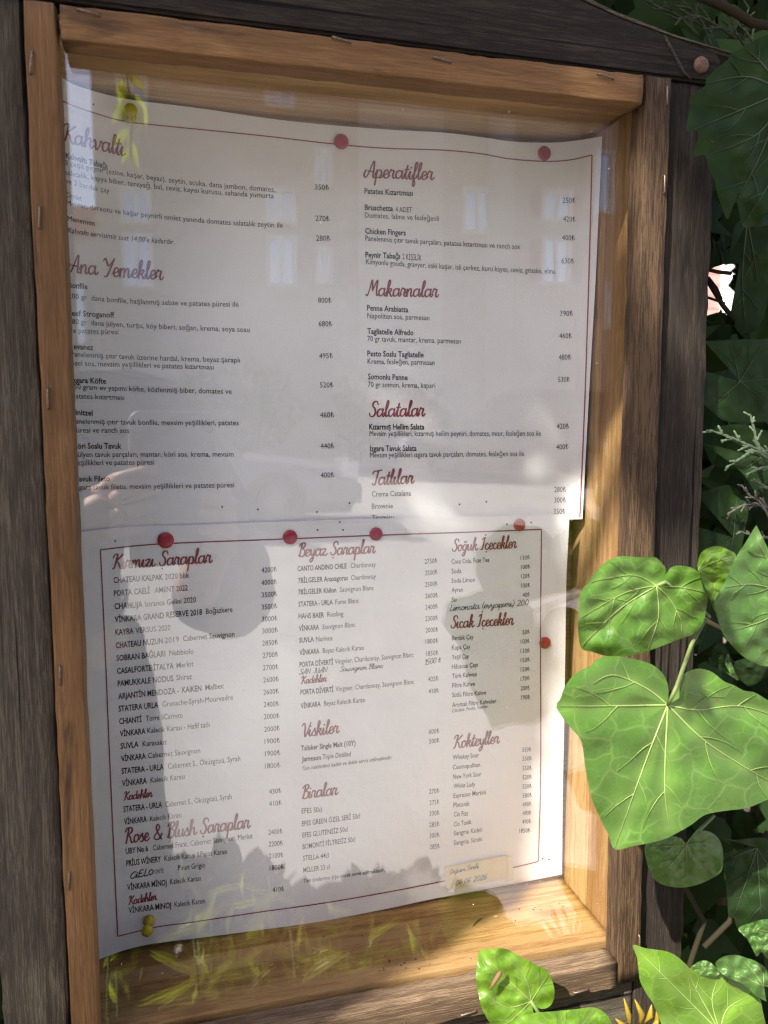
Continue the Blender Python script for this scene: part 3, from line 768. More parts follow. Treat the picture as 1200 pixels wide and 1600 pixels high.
for st, txt, pts in (
    (B, 'Kahvaltı Tabağı', [(103, 247), (135, 255.5), (168, 264)]),
    (R_, '3 çeşit peynir (ezine, kaşar, beyaz), zeytin, acuka, dana jambon, domates,', [(102, 258), (170, 271.5), (250, 283), (340, 293), (430, 300)]),
    (R_, 'salatalık, kapya biber, tereyağ, bal, ceviz, kayısı kurusu, sahanda yumurta', [(102, 273), (170, 285.5), (250, 296), (340, 304), (428, 310)]),
    (R_, 've 2 bardak çay', [(103, 286), (137, 295), (171, 302)]),
    (R_, 'Omlet', [(104, 308), (128, 314)]),
    (R_, 'Mantar, dereotu ve kaşar peynirli omlet yanında domates salatalık zeytin ile', [(104, 320.5), (170, 332), (250, 342), (345, 350.5), (442, 356)]),
    (R_, 'Menemen', [(106, 345), (148, 353)]),
    (I_, "Kahvaltı servisimiz saat 14.00'e kadardır.", [(106, 363.5), (190, 375), (273, 382)]),
    (R_, '350₺', [(492, 296), (514, 297)]), (R_, '270₺', [(493, 345), (515, 346)]), (R_, '280₺', [(494, 376), (516, 376.5)]),
    (B, 'Bonfile', [(107, 449.5), (137, 452)]),
    (R_, '200 gr  dana bonfile, haşlanmış sebze ve patates püresi ile', [(107, 466), (200, 474), (290, 477.5), (373, 479.5)]),
    (R_, '800₺', [(497, 473), (518, 473.5)]),
    (B, 'Beef Stroganoff', [(106, 493), (179, 496.5)]),
    (R_, '180 gr  dana jülyen, turşu, köy biberi, soğan, krema, soya sosu', [(109, 506), (250, 514), (390, 519)]),
    (R_, 've patates püresi', [(109, 520), (185, 522.5)]),
    (R_, '680₺', [(498, 510), (519, 510)]),
    (B, 'evanez', [(115, 545.5), (146, 547)]),
    (R_, 'Panelenmiş çıtır tavuk üzerine hardal, krema, beyaz şaraplı', [(111, 557), (240, 563), (375, 566.5)]),
    (R_, 'özel sos, mevsim yeşillikleri ve patates kızartması', [(111, 571), (334, 577.5)]),
    (R_, '495₺', [(499, 560), (520, 560)]),
    (B, 'Izgara Köfte', [(112, 598), (166, 599.5)]),
    (R_, '150 gram ev yapımı köfte, közlenmiş biber, domates ve', [(112, 608), (240, 612.5), (362, 615.5)]),
    (R_, 'patates kızartması', [(113, 622.5), (194, 625)]),
    (R_, '520₺', [(500, 605.5), (521, 605.5)]),
    (B, 'Şinitzel', [(111, 648), (145, 649.5)]),
    (R_, 'Panelenmiş çıtır tavuk bonfile, mevsim yeşillikleri, patates', [(113, 662), (240, 664), (373, 664.5)]),
    (R_, 'püresi ve ranch sos', [(114, 676), (202, 676.5)]),
    (R_, '460₺', [(500, 652.5), (522, 652.5)]),
    (B, 'Köri Soslu Tavuk', [(115, 701), (190, 701)]),
    (R_, 'Jülyen tavuk parçaları, mantar, köri sos, krema, mevsim', [(118, 714), (365, 713.5)]),
    (R_, 'yeşillikleri ve patates püresi', [(116, 727), (241, 726)]),
    (R_, '440₺', [(501, 701), (522, 701)]),
    (B, 'Tavuk Fileto', [(117, 752.5), (172, 752)]),
    (R_, 'Izgara tavuk fileto, mevsim yeşillikleri ve patates püresi', [(117, 765.5), (366, 761.5)]),
    (R_, '400₺', [(501, 746.5), (522, 746)]),
    (B, 'Patates Kızartması', [(569.5, 302.5), (645, 306)]), (R_, '250₺', [(879, 317), (899, 317.5)]),
    (B, 'Bruschetta', [(570, 328), (614, 330)]), (R_, '4 ADET', [(618, 331), (644, 332)]),
    (R_, 'Domates, labne ve fesleğenli', [(570, 340), (686, 345.5)]), (R_, '420₺', [(880, 346), (899, 347)]),
    (B, 'Chicken Fingers', [(570.5, 365), (634, 368)]),
    (R_, 'Panelenmis çıtır tavuk parçaları, patates kızartması ve ranch sos', [(571, 376), (690, 383), (812, 389.5)]), (R_, '400₺', [(878, 375.5), (898, 376)]),
    (B, 'Peynir Tabağı', [(571, 402), (625, 404.5)]), (R_, '2 KİŞİLİK', [(629, 405), (659, 407)]),
    (R_, 'Kimyonlu gouda, gravyer, eski kaşar, isli çerkez, kuru kayısı, ceviz, grissini, elma', [(572, 412.5), (720, 421.5), (868, 428)]), (R_, '630₺', [(877, 411.5), (897, 412)]),
    (B, 'Penne Arabiatta', [(573.5, 485), (638, 488)]), (R_, 'Napoliten sos, parmesan', [(574, 497), (671, 500.5)]), (R_, '390₺', [(875, 493.5), (895, 494)]),
    (B, 'Tagliatelle Alfredo', [(574, 521.5), (646, 524)]), (R_, '70 gr tavuk, mantar, krema, parmesan', [(574, 533), (720, 537)]), (R_, '460₺', [(874, 528.5), (893, 529)]),
    (B, 'Pesto Soslu Tagliatelle', [(574, 556.5), (662, 558.5)]), (R_, 'Krema, fesleğen, parmesan', [(574.5, 568.5), (679, 570.5)]), (R_, '480₺', [(873, 562), (892, 562)]),
    (B, 'Somonlu Penne', [(575, 592.5), (637, 594)]), (R_, '70 gr somon, krema, kapari', [(575, 604.5), (680, 606.5)]), (R_, '530₺', [(872, 597), (890, 597)]),
    (B, 'Kızarmış Hellim Salata', [(577, 671), (663, 671)]), (R_, 'Mevsim yeşillikleri, kızarmış hellim peyniri, domates, mısır, fesleğen sos ile', [(577.5, 681.5), (845, 681)]), (R_, '420₺', [(870, 670), (889, 670)]),
    (B, 'Izgara Tavuk Salata', [(578, 705), (651, 704.5)]), (R_, 'Mevsim yeşillikleri ızgara tavuk parçaları, domates, fesleğen sos ile', [(578, 715), (819, 712.5)]), (R_, '400₺', [(869, 702.5), (888, 702)]),
    ('r', 'Crema Catalana', [(581, 776), (642, 774.5)]), (R_, '280₺', [(866, 769), (884, 769)]),
    ('r', 'Brownie', [(581, 795), (614, 794)]), (R_, '300₺', [(866, 785.5), (884, 785.5)]),
    ('r', 'Tiramisu', [(581, 813), (615, 812)]), (R_, '350₺', [(865, 803), (883, 803)])):
    T(UPS, txt, pts, HB if st == B else HR, st, 1)

# ---------------- drinks menu
LOS = Sheet(d_lo)
LOS.grid(LO_TOP, LO_BOT, LO_L, LO_R, 90, 60)
LOS.ribbon(smooth_line([(157, 859), (250, 850), (450, 842), (600, 836), (760, 830.5), (846, 827)]), 1.9, 3, .0006)
LOS.ribbon(smooth_line([(157, 859), (165, 1030), (172, 1200), (184, 1463)]), 1.9, 3, .0007)
LOS.ribbon(smooth_line([(846, 827), (844.5, 1000), (845, 1150), (844, 1250), (841, 1346)]), 1.7, 3, .0006)
LOS.ribbon(smooth_line([(184, 1463), (245, 1448.5), (300, 1441), (400, 1426), (500, 1412), (600, 1395), (695, 1376.5), (795, 1357), (841, 1346)]), 1.7, 3, .0007)
a5 = lambda x, y: (x / 2, 800 + y / 2)
a7 = lambda x, y: (x / 2, 1150 + y / 2)
a6 = lambda x, y: (600 + x / 2, 800 + y / 2)
a8 = lambda x, y: (600 + x / 2, 1150 + y / 2)
def lines(fn, rows, h=None):
    for st, txt, x0, y0, x1, y1 in rows:
        T(LOS, txt, [fn(x0, y0), fn(x1, y1)], h or (9.4 if st == 'b' else 9.0), st, 1)
for txt, pts, xh, wd in (
    ('Kırmızı Şaraplar', [a5(352, 178), a5(661, 158)], 11.5, 2.5), ('Kadehler', [a5(387, 901), a5(475, 890)], 6.6, 1.7),
    ('Rose & Blush Şaraplar', [a7(389, 336), a7(780, 287)], 12.0, 2.5), ('Kadehler', [a7(402, 527), a7(489, 512)], 6.6, 1.7),
    ('Beyaz Şaraplar', [a5(931, 140), a5(1171, 128)], 10.5, 2.3), ('Kadehler', [a5(941, 537), a5(1019, 530)], 6.0, 1.6),
    ('Viskiler', [a5(943, 703), a5(1058, 690)], 10.8, 2.3), ('Biralar', [a5(942, 897), a5(1054, 883)], 10.5, 2.3),
    ('Soğuk İçecekler', [a6(213, 123), a6(413, 112)], 9.6, 2.1), ('Sıcak İçecekler', [a6(209, 363), a6(404, 352)], 9.6, 2.1),
    ('Kokteyller', [a6(217, 739), a6(359, 722)], 10.2, 2.2)):
    script(LOS, txt, pts, xh, wd)
lines(a5, (('b', 'CHATEAU KALPAK', 355, 222, 510, 212), ('r', '2020 bbk', 516, 211, 592, 205),
 ('b', 'PORTA CAELİ', 356, 263, 469, 254), ('r', 'AMENT 2022', 484, 253, 587, 245),
 ('b', 'CHAMLIJA', 358, 304, 446, 297), ('r', 'Istranca Gelini 2020', 453, 296, 613, 282),
 ('b', 'VİNKARA GRAND RESERVE 2018', 359, 345, 632, 321), ('r', 'Boğazkere', 644, 319, 727, 312),
 ('b', 'KAYRA', 361, 385, 418, 380), ('r', 'VERSUS 2020', 424, 379, 533, 369),
 ('b', 'CHATEAU NUZUN', 362, 426, 509, 411), ('r', '2019', 515, 410, 560, 405), ('r', 'Cabernet Sauvignon', 572, 404, 733, 389),
 ('b', 'SOBRAN BAĞLARI', 364, 466, 517, 451), ('r', 'Nebbiolo', 529, 449, 605, 443),
 ('b', 'CASALFORTE İTALYA', 366, 506, 543, 489), ('r', 'Merlot', 552, 488, 605, 482),
 ('b', 'PAMUKKALE NODUS', 368, 545, 542, 528), ('r', 'Shiraz', 551, 526, 600, 522),
 ('b', 'ARJANTİN MENDOZA -  KAIKEN', 370, 585, 630, 559), ('r', 'Malbec', 642, 557, 699, 551),
 ('b', 'STATERA URLA', 371, 624, 495, 611), ('l', 'Grenache-Syrah-Mourvedre', 508, 609, 728, 587),
 ('b', 'CHIANTİ', 373, 663, 443, 656), ('l', 'Torre ilCerreto', 456, 654, 571, 643),
 ('b', 'VİNKARA', 375, 702, 455, 693), ('l', 'Kalecik Karası - Hafif tatlı', 461, 692, 655, 672),
 ('b', 'SUVLA', 377, 741, 433, 734), ('l', 'Karasakız', 446, 733, 521, 726),
 ('b', 'VİNKARA', 379, 780, 456, 771), ('l', 'Cabernet Sauvignon', 463, 770, 626, 753),
 ('b', 'STATERA - URLA', 380, 819, 512, 805), ('l', 'Cabernet S., Öküzgözü, Syrah', 525, 803, 751, 778),
 ('b', 'VİNKARA', 382, 857, 459, 848), ('l', 'Kalecik Karası', 471, 846, 578, 834)))
lines(a7, (('b', 'STATERA - URLA', 386, 238, 507, 223), ('l', 'Cabernet S., Öküzgözü, Syrah', 517, 222, 724, 197),
 ('b', 'VİNKARA', 388, 277, 459, 268), ('l', 'Kalecik Karası', 469, 267, 567, 254),
 ('b', 'UBY No 6', 393, 369, 463, 360), ('l', 'Cabernet Franc, Cabernet Sauvignon, Merlot', 478, 358, 790, 320),
 ('b', 'PRİUS WİNERY', 395, 407, 503, 393), ('l', 'Kalecik Karası &Papas Karası', 514, 391, 710, 368),
 ('l', 'Pinot Grigio', 557, 421, 641, 411),
 ('b', 'VİNKARA MİNOJ', 398, 482, 521, 466), ('l', 'Kalecik Karası', 532, 464, 627, 452),
 ('b', 'VİNKARA MINOJ', 402, 554, 535, 537), ('l', 'Kalecik Karası', 546, 535, 641, 522)))
for tx, x, y in (('4200₺', 817, 190), ('4000₺', 817, 229), ('3500₺', 818, 267), ('3500₺', 818, 305), ('3000₺', 819, 343), ('3000₺', 820, 380), ('2850₺', 820, 418), ('2700₺', 821, 456), ('2700₺', 822, 495),
 ('2600₺', 823, 533), ('2600₺', 823, 571), ('2400₺', 824, 610), ('2000₺', 825, 648), ('2000₺', 826, 687), ('1900₺', 827, 725), ('1900₺', 828, 763), ('1800₺', 828, 802)):
    lines(a5, (('l', tx, x, y, x + 48, y - 3.5),), 8.4)
for tx, x, y, w in (('430₺', 841, 182, 38), ('410₺', 841, 220, 39), ('2400₺', 839, 309, 44), ('2200₺', 840, 346, 44), ('2100₺', 841, 383, 44), ('1800₺', 843, 420, 44), ('410₺', 852, 489, 36)):
    lines(a7, (('l', tx, x, y, x + w, y - 4),), 8.2)
lines(a5, (('b', 'CANTO ANDINO CHILE', 930, 185, 1083, 176), ('l', 'Chardonnay', 1096, 175, 1174, 171),
 ('b', '7BİLGELER Anaxagoras', 932, 222, 1087, 213), ('l', 'Chardonnay', 1097, 213, 1175, 208),
 ('b', '7BİLGELER Khilon', 932, 258, 1051, 251), ('l', 'Sauvignon Blanc', 1062, 250, 1168, 244),
 ('b', 'STATERA - URLA', 933, 296, 1040, 289), ('l', 'Fume Blanc', 1048, 289, 1122, 284),
 ('b', 'HANS BAER', 933, 333, 1013, 329), ('l', 'Riesling', 1023, 328, 1073, 325),
 ('b', 'VİNKARA', 934, 372, 997, 367), ('i', 'Sauvignon Blanc', 1007, 367, 1111, 359),
 ('b', 'SUVLA', 935, 409, 981, 405), ('l', 'Narince', 988, 405, 1039, 401),
 ('b', 'VİNKARA', 936, 447, 998, 442), ('l', 'Beyaz Kalecik Karası', 1009, 441, 1137, 431),
 ('b', 'PORTA DİVERTİ', 936, 485, 1041, 476), ('l', 'Viognier, Chardonnay, Sauvignon Blanc', 1046, 475, 1292, 453),
 ('b', 'PORTA DİVERTİ', 939, 571, 1042, 562), ('l', 'Viognier, Chardonnay, Sauvignon Blanc', 1049, 561, 1294, 537),
 ('b', 'VİNKARA', 940, 614, 1002, 607), ('l', 'Beyaz Kalecik Karası', 1013, 606, 1141, 594),
 ('b', 'Talisker Single Malt (10Y)', 941, 746, 1111, 729), ('b', 'Jameson', 943, 780, 1003, 774), ('i', 'Triple Distilled', 1009, 773, 1097, 763)), 8.2)
lines(a5, (('i', 'Tüm viskilerimiz kadeh ve duble servis edilmektedir.', 944, 808, 1225, 772),), 6.4)
lines(a7, (('r', 'EFES 50cl', 943, 242, 1006, 237), ('r', 'EFES GREEN ÖZEL SERİ 50cl', 944, 282, 1125, 257), ('r', 'EFES GLUTENSİZ 50cl', 945, 318, 1086, 299),
 ('r', 'BOMONTİ FİLTRESİZ 50cl', 946, 354, 1110, 330), ('r', 'STELLA 44cl', 947, 390, 1027, 380), ('r', 'MİLLER 33 cl', 948, 427, 1030, 416)), 8.2)
lines(a7, (('i', 'Tüm biralarımız şişe olarak servis edilmektedir.', 949, 459, 1202, 424),), 6.4)
for tx, x, y in (('2750₺', 127, 162), ('2500₺', 128, 198), ('2500₺', 128, 234), ('2600₺', 129, 270), ('2400₺', 129, 305), ('2300₺', 129, 341), ('2000₺', 130, 377), ('1800₺', 130, 412), ('1850₺', 131, 450)):
    lines(a6, (('l', tx, x, y, x + 39, y - 3),), 7.8)
for tx, x, y in (('425₺', 138, 530), ('410₺', 139, 568), ('600₺', 140, 694), ('500₺', 141, 724), ('270₺', 141, 881)):
    lines(a6, (('l', tx, x, y, x + 32, y - 3),), 7.8)
for tx, x, y in (('275₺', 142, 216), ('330₺', 142, 250), ('285₺', 142, 285), ('300₺', 142, 319), ('285₺', 143, 354)):
    lines(a8, (('l', tx, x, y, x + 31, y - 3),), 7.8)
lines(a6, (('r', 'Coca Cola, Fuse Tea', 211, 162, 329, 156), ('r', 'Soda', 211, 192, 242, 191), ('r', 'Soda Limon', 211, 222, 284, 218), ('r', 'Ayran', 211, 251, 246, 249), ('r', 'Su', 211, 281, 226, 280),
 ('r', 'Bardak Çay', 212, 401, 280, 397), ('r', 'Kupa Çay', 212, 431, 270, 427), ('r', 'Yeşil Çay', 212, 461, 265, 457), ('r', 'Hibiscus Çayı', 212, 491, 293, 484), ('r', 'Türk Kahvesi', 213, 520, 290, 513),
 ('r', 'Filtre Kahve', 213, 549, 284, 543), ('r', 'Sütlü Filtre Kahve', 213, 579, 319, 571), ('r', 'Aromalı Filtre Kahveler', 213, 610, 351, 597),
 ('r', 'Whiskey Sour', 215, 774, 297, 766), ('r', 'Cosmopolitan', 215, 805, 300, 796), ('r', 'New York Sour', 216, 835, 304, 825), ('r', 'White Lady', 217, 864, 285, 857), ('r', 'Espresso Martini', 217, 894, 318, 882)), 7.6)
lines(a6, (('i', 'Çikolata, Fındık, Vanilya', 213, 626, 323, 612),), 5.6)
lines(a8, (('r', 'Platonik', 217, 223, 268, 218), ('r', 'Cin Fizz', 218, 252, 263, 248), ('r', 'Cin Tonik', 218, 283, 273, 275), ('r', 'Sangria', 218, 311, 265, 305), ('i', 'Kadeh', 271, 304, 307, 299),
 ('r', 'Sangria', 218, 341, 265, 335), ('i', 'Sürahi', 271, 334, 307, 328)), 7.6)
for tx, x, y in (('130₺', 427, 150), ('100₺', 428, 179), ('120₺', 428, 208), ('100₺', 428, 237), ('40₺', 433, 266), ('50₺', 433, 383), ('100₺', 427, 412), ('130₺', 427, 441), ('150₺', 427, 470), ('150₺', 427, 499),
 ('170₺', 427, 528), ('200₺', 427, 558), ('190₺', 428, 587), ('550₺', 432, 750), ('550₺', 433, 778), ('550₺', 433, 808), ('520₺', 433, 836), ('520₺', 433, 865), ('580₺', 433, 893)):
    lines(a6, (('l', tx, x, y, x + (22 if len(tx) < 4 else 28), y - 2),), 7.2)
for tx, x, y in (('490₺', 433, 221), ('490₺', 433, 248), ('490₺', 432, 275), ('1850₺', 423, 303)):
    lines(a8, (('l', tx, x, y, x + (34 if len(tx) > 4 else 27), y - 2),), 7.2)
# handwriting on the drinks menu
script(LOS, 'SAN JUAN', [a5(935, 508), a5(1024, 500)], 4.3, .9, 4, .0006, .3, .06, False)
script(LOS, 'Sauvignon Blanc', [a5(1062, 499), a5(1196, 487)], 4.0, .85, 4, .0006, .25, .07, False)
script(LOS, '1500 ₺', [a6(127, 479), a6(177, 469)], 5.0, .95, 4, .0006, .3, .06, False)
script(LOS, 'CiELO', [a7(407, 446), a7(481, 432)], 5.4, 1.5, 1, .0006, .3, .05, False)
script(LOS, 'Limonata (evyapımı) 200', [a6(206, 309), a6(452, 291)], 5.2, .9, 4, .0006, .2, .06, False)
lines(a7, (('l', 'ONTE', 483, 431, 512, 427),), 7.0)
JOBS[-1] = JOBS[-1][:5] + (2, .0006)
for x_, y_ in ((146, 163), (347, 792), (403, 796), (495, 800), (546, 786), (718, 788), (760, 784)): UPS.disc((x_, y_), 1.5, 1, .0006)
for x_, y_ in ((180, 845.5), (496, 828), (536, 828), (531, 816), (792, 819), (830, 816.5), (848, 1342), (858, 1343)): LOS.disc((x_, y_), 1.5, 1, .0006)
run_type()
up_sheet = tag(UPS.mb.build('menu_sheet', MATS), 'white food menu sheet, upper of the two, its top corners curling forward', 'menu')
lo_sheet = tag(LOS.mb.build('menu_sheet', MATS), 'white drinks menu sheet listing wines and beers, pinned below and over the food menu', 'menu')

# pin holes in the sheets are left out; thumbtacks
def tack(px, py, d, label, col=TACK, r=.0045):
    c = P(px, py, d)
    m = MB(); M = Matrix.Translation(c) @ Matrix.Rotation(rad(90), 4, 'X')
    m.lathe([(r * .97, -.0001), (r, .0005), (r * .99, .0010), (r * .9, .0015), (r * .6, .0018), (r * .2, .0019)], 28, 0, M)
    o = m.build('thumbtack', col, None, True)
    return tag(o, label, 'thumbtack', 'red thumbtacks holding the menus')
tack(533, 222, d_up(533, 222) - .001, 'red thumbtack in the middle of the food menu top edge, above Aperatifler')
tack(850, 240, d_up(850, 240) - .001, 'red thumbtack near the top right corner of the food menu')
tack(259, 844, d_lo(259, 844) - .001, 'darkest and largest red thumbtack, above the heading Kırmızı Şaraplar', r=.0049)
tack(453, 839, d_lo(453, 839) - .001, 'red thumbtack left of the heading Beyaz Şaraplar on the drinks menu top edge', r=.0046)
tack(587, 834, d_lo(587, 834) - .001, 'red thumbtack above the right end of the heading Beyaz Şaraplar', r=.0043)
tack(811, 820, d_lo(811, 820) - .001, 'red thumbtack above the heading Soğuk İçecekler, at the top right of the drinks menu', r=.0042)
tack(851, 1004, d_lo(851, 1004) - .001, 'red thumbtack on the right border line of the drinks menu, beside the coffees', r=.0042)
def push_pin(px, py, d, lean, label):
    c = P(px, py, d)
    t_ = thing('push_pin', label, 'push pin', c, 'yellow push pins')
    M = Matrix.Translation((0, 0, 0)) @ Matrix.Rotation(rad(90), 4, 'X') @ Matrix.Rotation(rad(lean), 4, 'Y')
    m = MB(); m.lathe([(.0036, 0), (.0037, .0012), (.0030, .0022), (.0018, .0032), (.0016, .0070), (.0022, .0082)], 22, 0, M); m.build('pin_grip', PIN, t_, True)
    m = MB(); m.lathe([(.0026, .0084), (.0034, .0092), (.0036, .0108), (.0032, .0118), (.0012, .0122)], 22, 0, M); m.build('pin_head', PIN, t_, True)
push_pin(202, 183, d_up(202, 183) - .002, 8, 'yellow push pin at the top left of the food menu, above Kahvaltı')
push_pin(233, 1438, d_lo(233, 1438) - .002, -4, 'yellow push pin at the bottom left corner of the drinks menu')

# handwritten slip taped on the drinks menu
class Slip(Sheet): pass
SL = Sheet(lambda px, py: d_lo(px, py) - .0035 - .002 * math.sin((px - 695) / 40.0))
c4 = [(695, 1355.5), (792, 1336.5), (793.5, 1371), (696.5, 1389)]
def q4(a, b):
    return ((c4[0][0] * (1 - a) + c4[1][0] * a) * (1 - b) + (c4[3][0] * (1 - a) + c4[2][0] * a) * b,
            (c4[0][1] * (1 - a) + c4[1][1] * a) * (1 - b) + (c4[3][1] * (1 - a) + c4[2][1] * a) * b)
nx, ny = 20, 8
SL.mb.add([SL.at(*q4(i / nx, j / ny)) for j in range(ny + 1) for i in range(nx + 1)], [(j * (nx + 1) + i, (j + 1) * (nx + 1) + i, (j + 1) * (nx + 1) + i + 1, j * (nx + 1) + i + 1) for j in range(ny) for i in range(nx)])
n = len(SL.mb.v)
SL.mb.add([Vector(v) + Vector((0, .0004, 0)) for v in SL.mb.v], [tuple(reversed(f)) for f in SL.mb.f])
script(SL, 'Değişim Tarihi', [(703, 1366), (748, 1356)], 3.9, .7, 1, .0006, .4, .05, False)
script(SL, '04.06 2026', [(711, 1384), (761, 1373.5)], 4.6, 1.0, 1, .0006, .4, .05, False)
slip = tag(SL.mb.build('label_slip', [SLIP, PEN]), 'small cream paper slip with a handwritten date, stuck low on the drinks menu', 'paper slip')
TP = Sheet(lambda px, py: d_lo(px, py) - .0016)
TP.mb.add([TP.at(x, y) for x, y in ((786, 1340), (800, 1338), (803, 1375), (790, 1378))], [(0, 3, 2, 1)])
tape = TP.mb.build('tape', TAPE); tape.parent = slip

# specks and dry bits lying on the case floor
def bit(px, py, mat, L, ang, w, label, name='dry_twig', cat='twig'):
    # a point on the floor panel seen at (px, py)
    a, b = uv(px, py); d = -.826 / b
    c = Vector((a * U * d, U * (d - 1), uz(-.826) + w))
    m = MB(); ax = Vector((math.cos(rad(ang)), math.sin(rad(ang)), 0))
    m.tube([c - ax * L / 2, c - ax * L * .1 + Vector((0, L * .06, 0)), c + ax * L * .25 + Vector((0, L * .04, 0)), c + ax * L / 2], [w * .5, w, w, w * .4], 6)
    return tag(m.build(name, mat, None, True), label, cat)
DRY = plain('dry_brown', (.13, .075, .035), .8, .2); PALE = plain('pale_straw', (.55, .42, .22), .7, .2)
bit(746, 1442, DRY, .011, 35, .0006, 'thin dry twig lying on the sunlit case floor')
bit(775, 1434, PALE, .004, -10, .0008, 'short pale straw bit on the case floor beside the dry twig', 'straw_bit', 'straw')
m = MB(); rr = random.Random(5)
for _ in range(46):
    cx_, cy_ = rr.choice([(825, 1424, ), (620, 1500), (870, 1425), (935, 1485), (650, 1515), (760, 1500), (560, 1470)])
    px, py = cx_ + rr.gauss(0, 22), cy_ + rr.gauss(0, 9)
    a, b = uv(px, py); d = -.826 / b
    if not 1.05 < d < 1.2: continue
    c = Vector((a * U * d, U * (d - 1), uz(-.826))); s = rr.uniform(.0003, .0010)
    m.add([c + Vector((s * rr.uniform(.6, 1.4) * math.cos(w), s * math.sin(w), 0)) for w in (0, 1.3, 2.7, 4.2, 5.3)] + [c + Vector((0, 0, s * .8))], [(0, 1, 5), (1, 2, 5), (2, 3, 5), (3, 4, 5), (4, 0, 5)])
o = kind(tag(m.build('dirt_crumbs', plain('dark_crumb', (.06, .04, .025), .9, .2)), 'dark crumbs of dirt scattered on the case floor', 'dirt'), 'stuff')
m = MB()
for (px, py, s) in ((953, 1375, .0024), (969, 1432, .0014), (945, 712, .0)):
    if s: 
        a, b = uv(px, py); d = .655 / a
        c = Vector((ux(.655) - .0003, U * (d - 1), CZ + b * U * d)); m.lathe([(s, 0), (s * .8, .0004)], 10, 0, Matrix.Translation(c) @ Matrix.Rotation(rad(-90), 4, 'Y'))
under(m.build('paint_spot', plain('white_paint_fleck', (.7, .68, .64), .7)), case)
def in_poly(x, y, pl_):
    c = False; j = len(pl_) - 1
    for i in range(len(pl_)):
        if (pl_[i][1] > y) != (pl_[j][1] > y) and x < (pl_[j][0] - pl_[i][0]) * (y - pl_[i][1]) / (pl_[j][1] - pl_[i][1]) + pl_[i][0]: c = not c
        j = i
    return c
# ------------------------------------------------------------------ ivy and its neighbours
def resample(pts, n):
    ac = [0]
    for a, b in zip(pts, pts[1:]): ac.append(ac[-1] + math.hypot(b[0] - a[0], b[1] - a[1]))
    out = []; i = 0
    for k in range(n):
        q = ac[-1] * k / (n - 1)
        while i < len(ac) - 2 and ac[i + 1] < q: i += 1
        w = (q - ac[i]) / max(1e-6, ac[i + 1] - ac[i])
        out.append((pts[i][0] + (pts[i + 1][0] - pts[i][0]) * w, pts[i][1] + (pts[i + 1][1] - pts[i][1]) * w))
    return out
def vein_paths(org, mains, r):
    """main ribs with alternate side ribs: list of (points, width at start, width at end)"""
    out = []
    for pth in mains:
        full = smooth_line([org] + pth, 8)
        L = sum(math.hypot(b[0] - a[0], b[1] - a[1]) for a, b in zip(full, full[1:]))
        out.append((full, 1.0, .30))
        n = max(2, int(L / (r * .26)))
        for k in range(1, n):
            i = int(len(full) * (k / n) * .95); i = min(max(i, 1), len(full) - 2)
            a, b = full[i - 1], full[i + 1]; ang = math.atan2(b[1] - a[1], b[0] - a[0])
            for sgn in ((1, -1) if k % 2 else (-1, 1)):
                ln = r * .34 * (1 - .45 * k / n); an = ang + sgn * rad(50)
                off = r * .05 if sgn > 0 else 0
                st = full[min(len(full) - 1, i + (1 if off else 0))]
                pts = [st]
                for q in range(1, 6):
                    an -= sgn * rad(5) + mnoise.noise(Vector((st[0] * .07, st[1] * .07, q))) * .25
                    pts.append((pts[-1][0] + math.cos(an) * ln / 5, pts[-1][1] + math.sin(an) * ln / 5))
                out.append((pts, .45, .12))
    return out
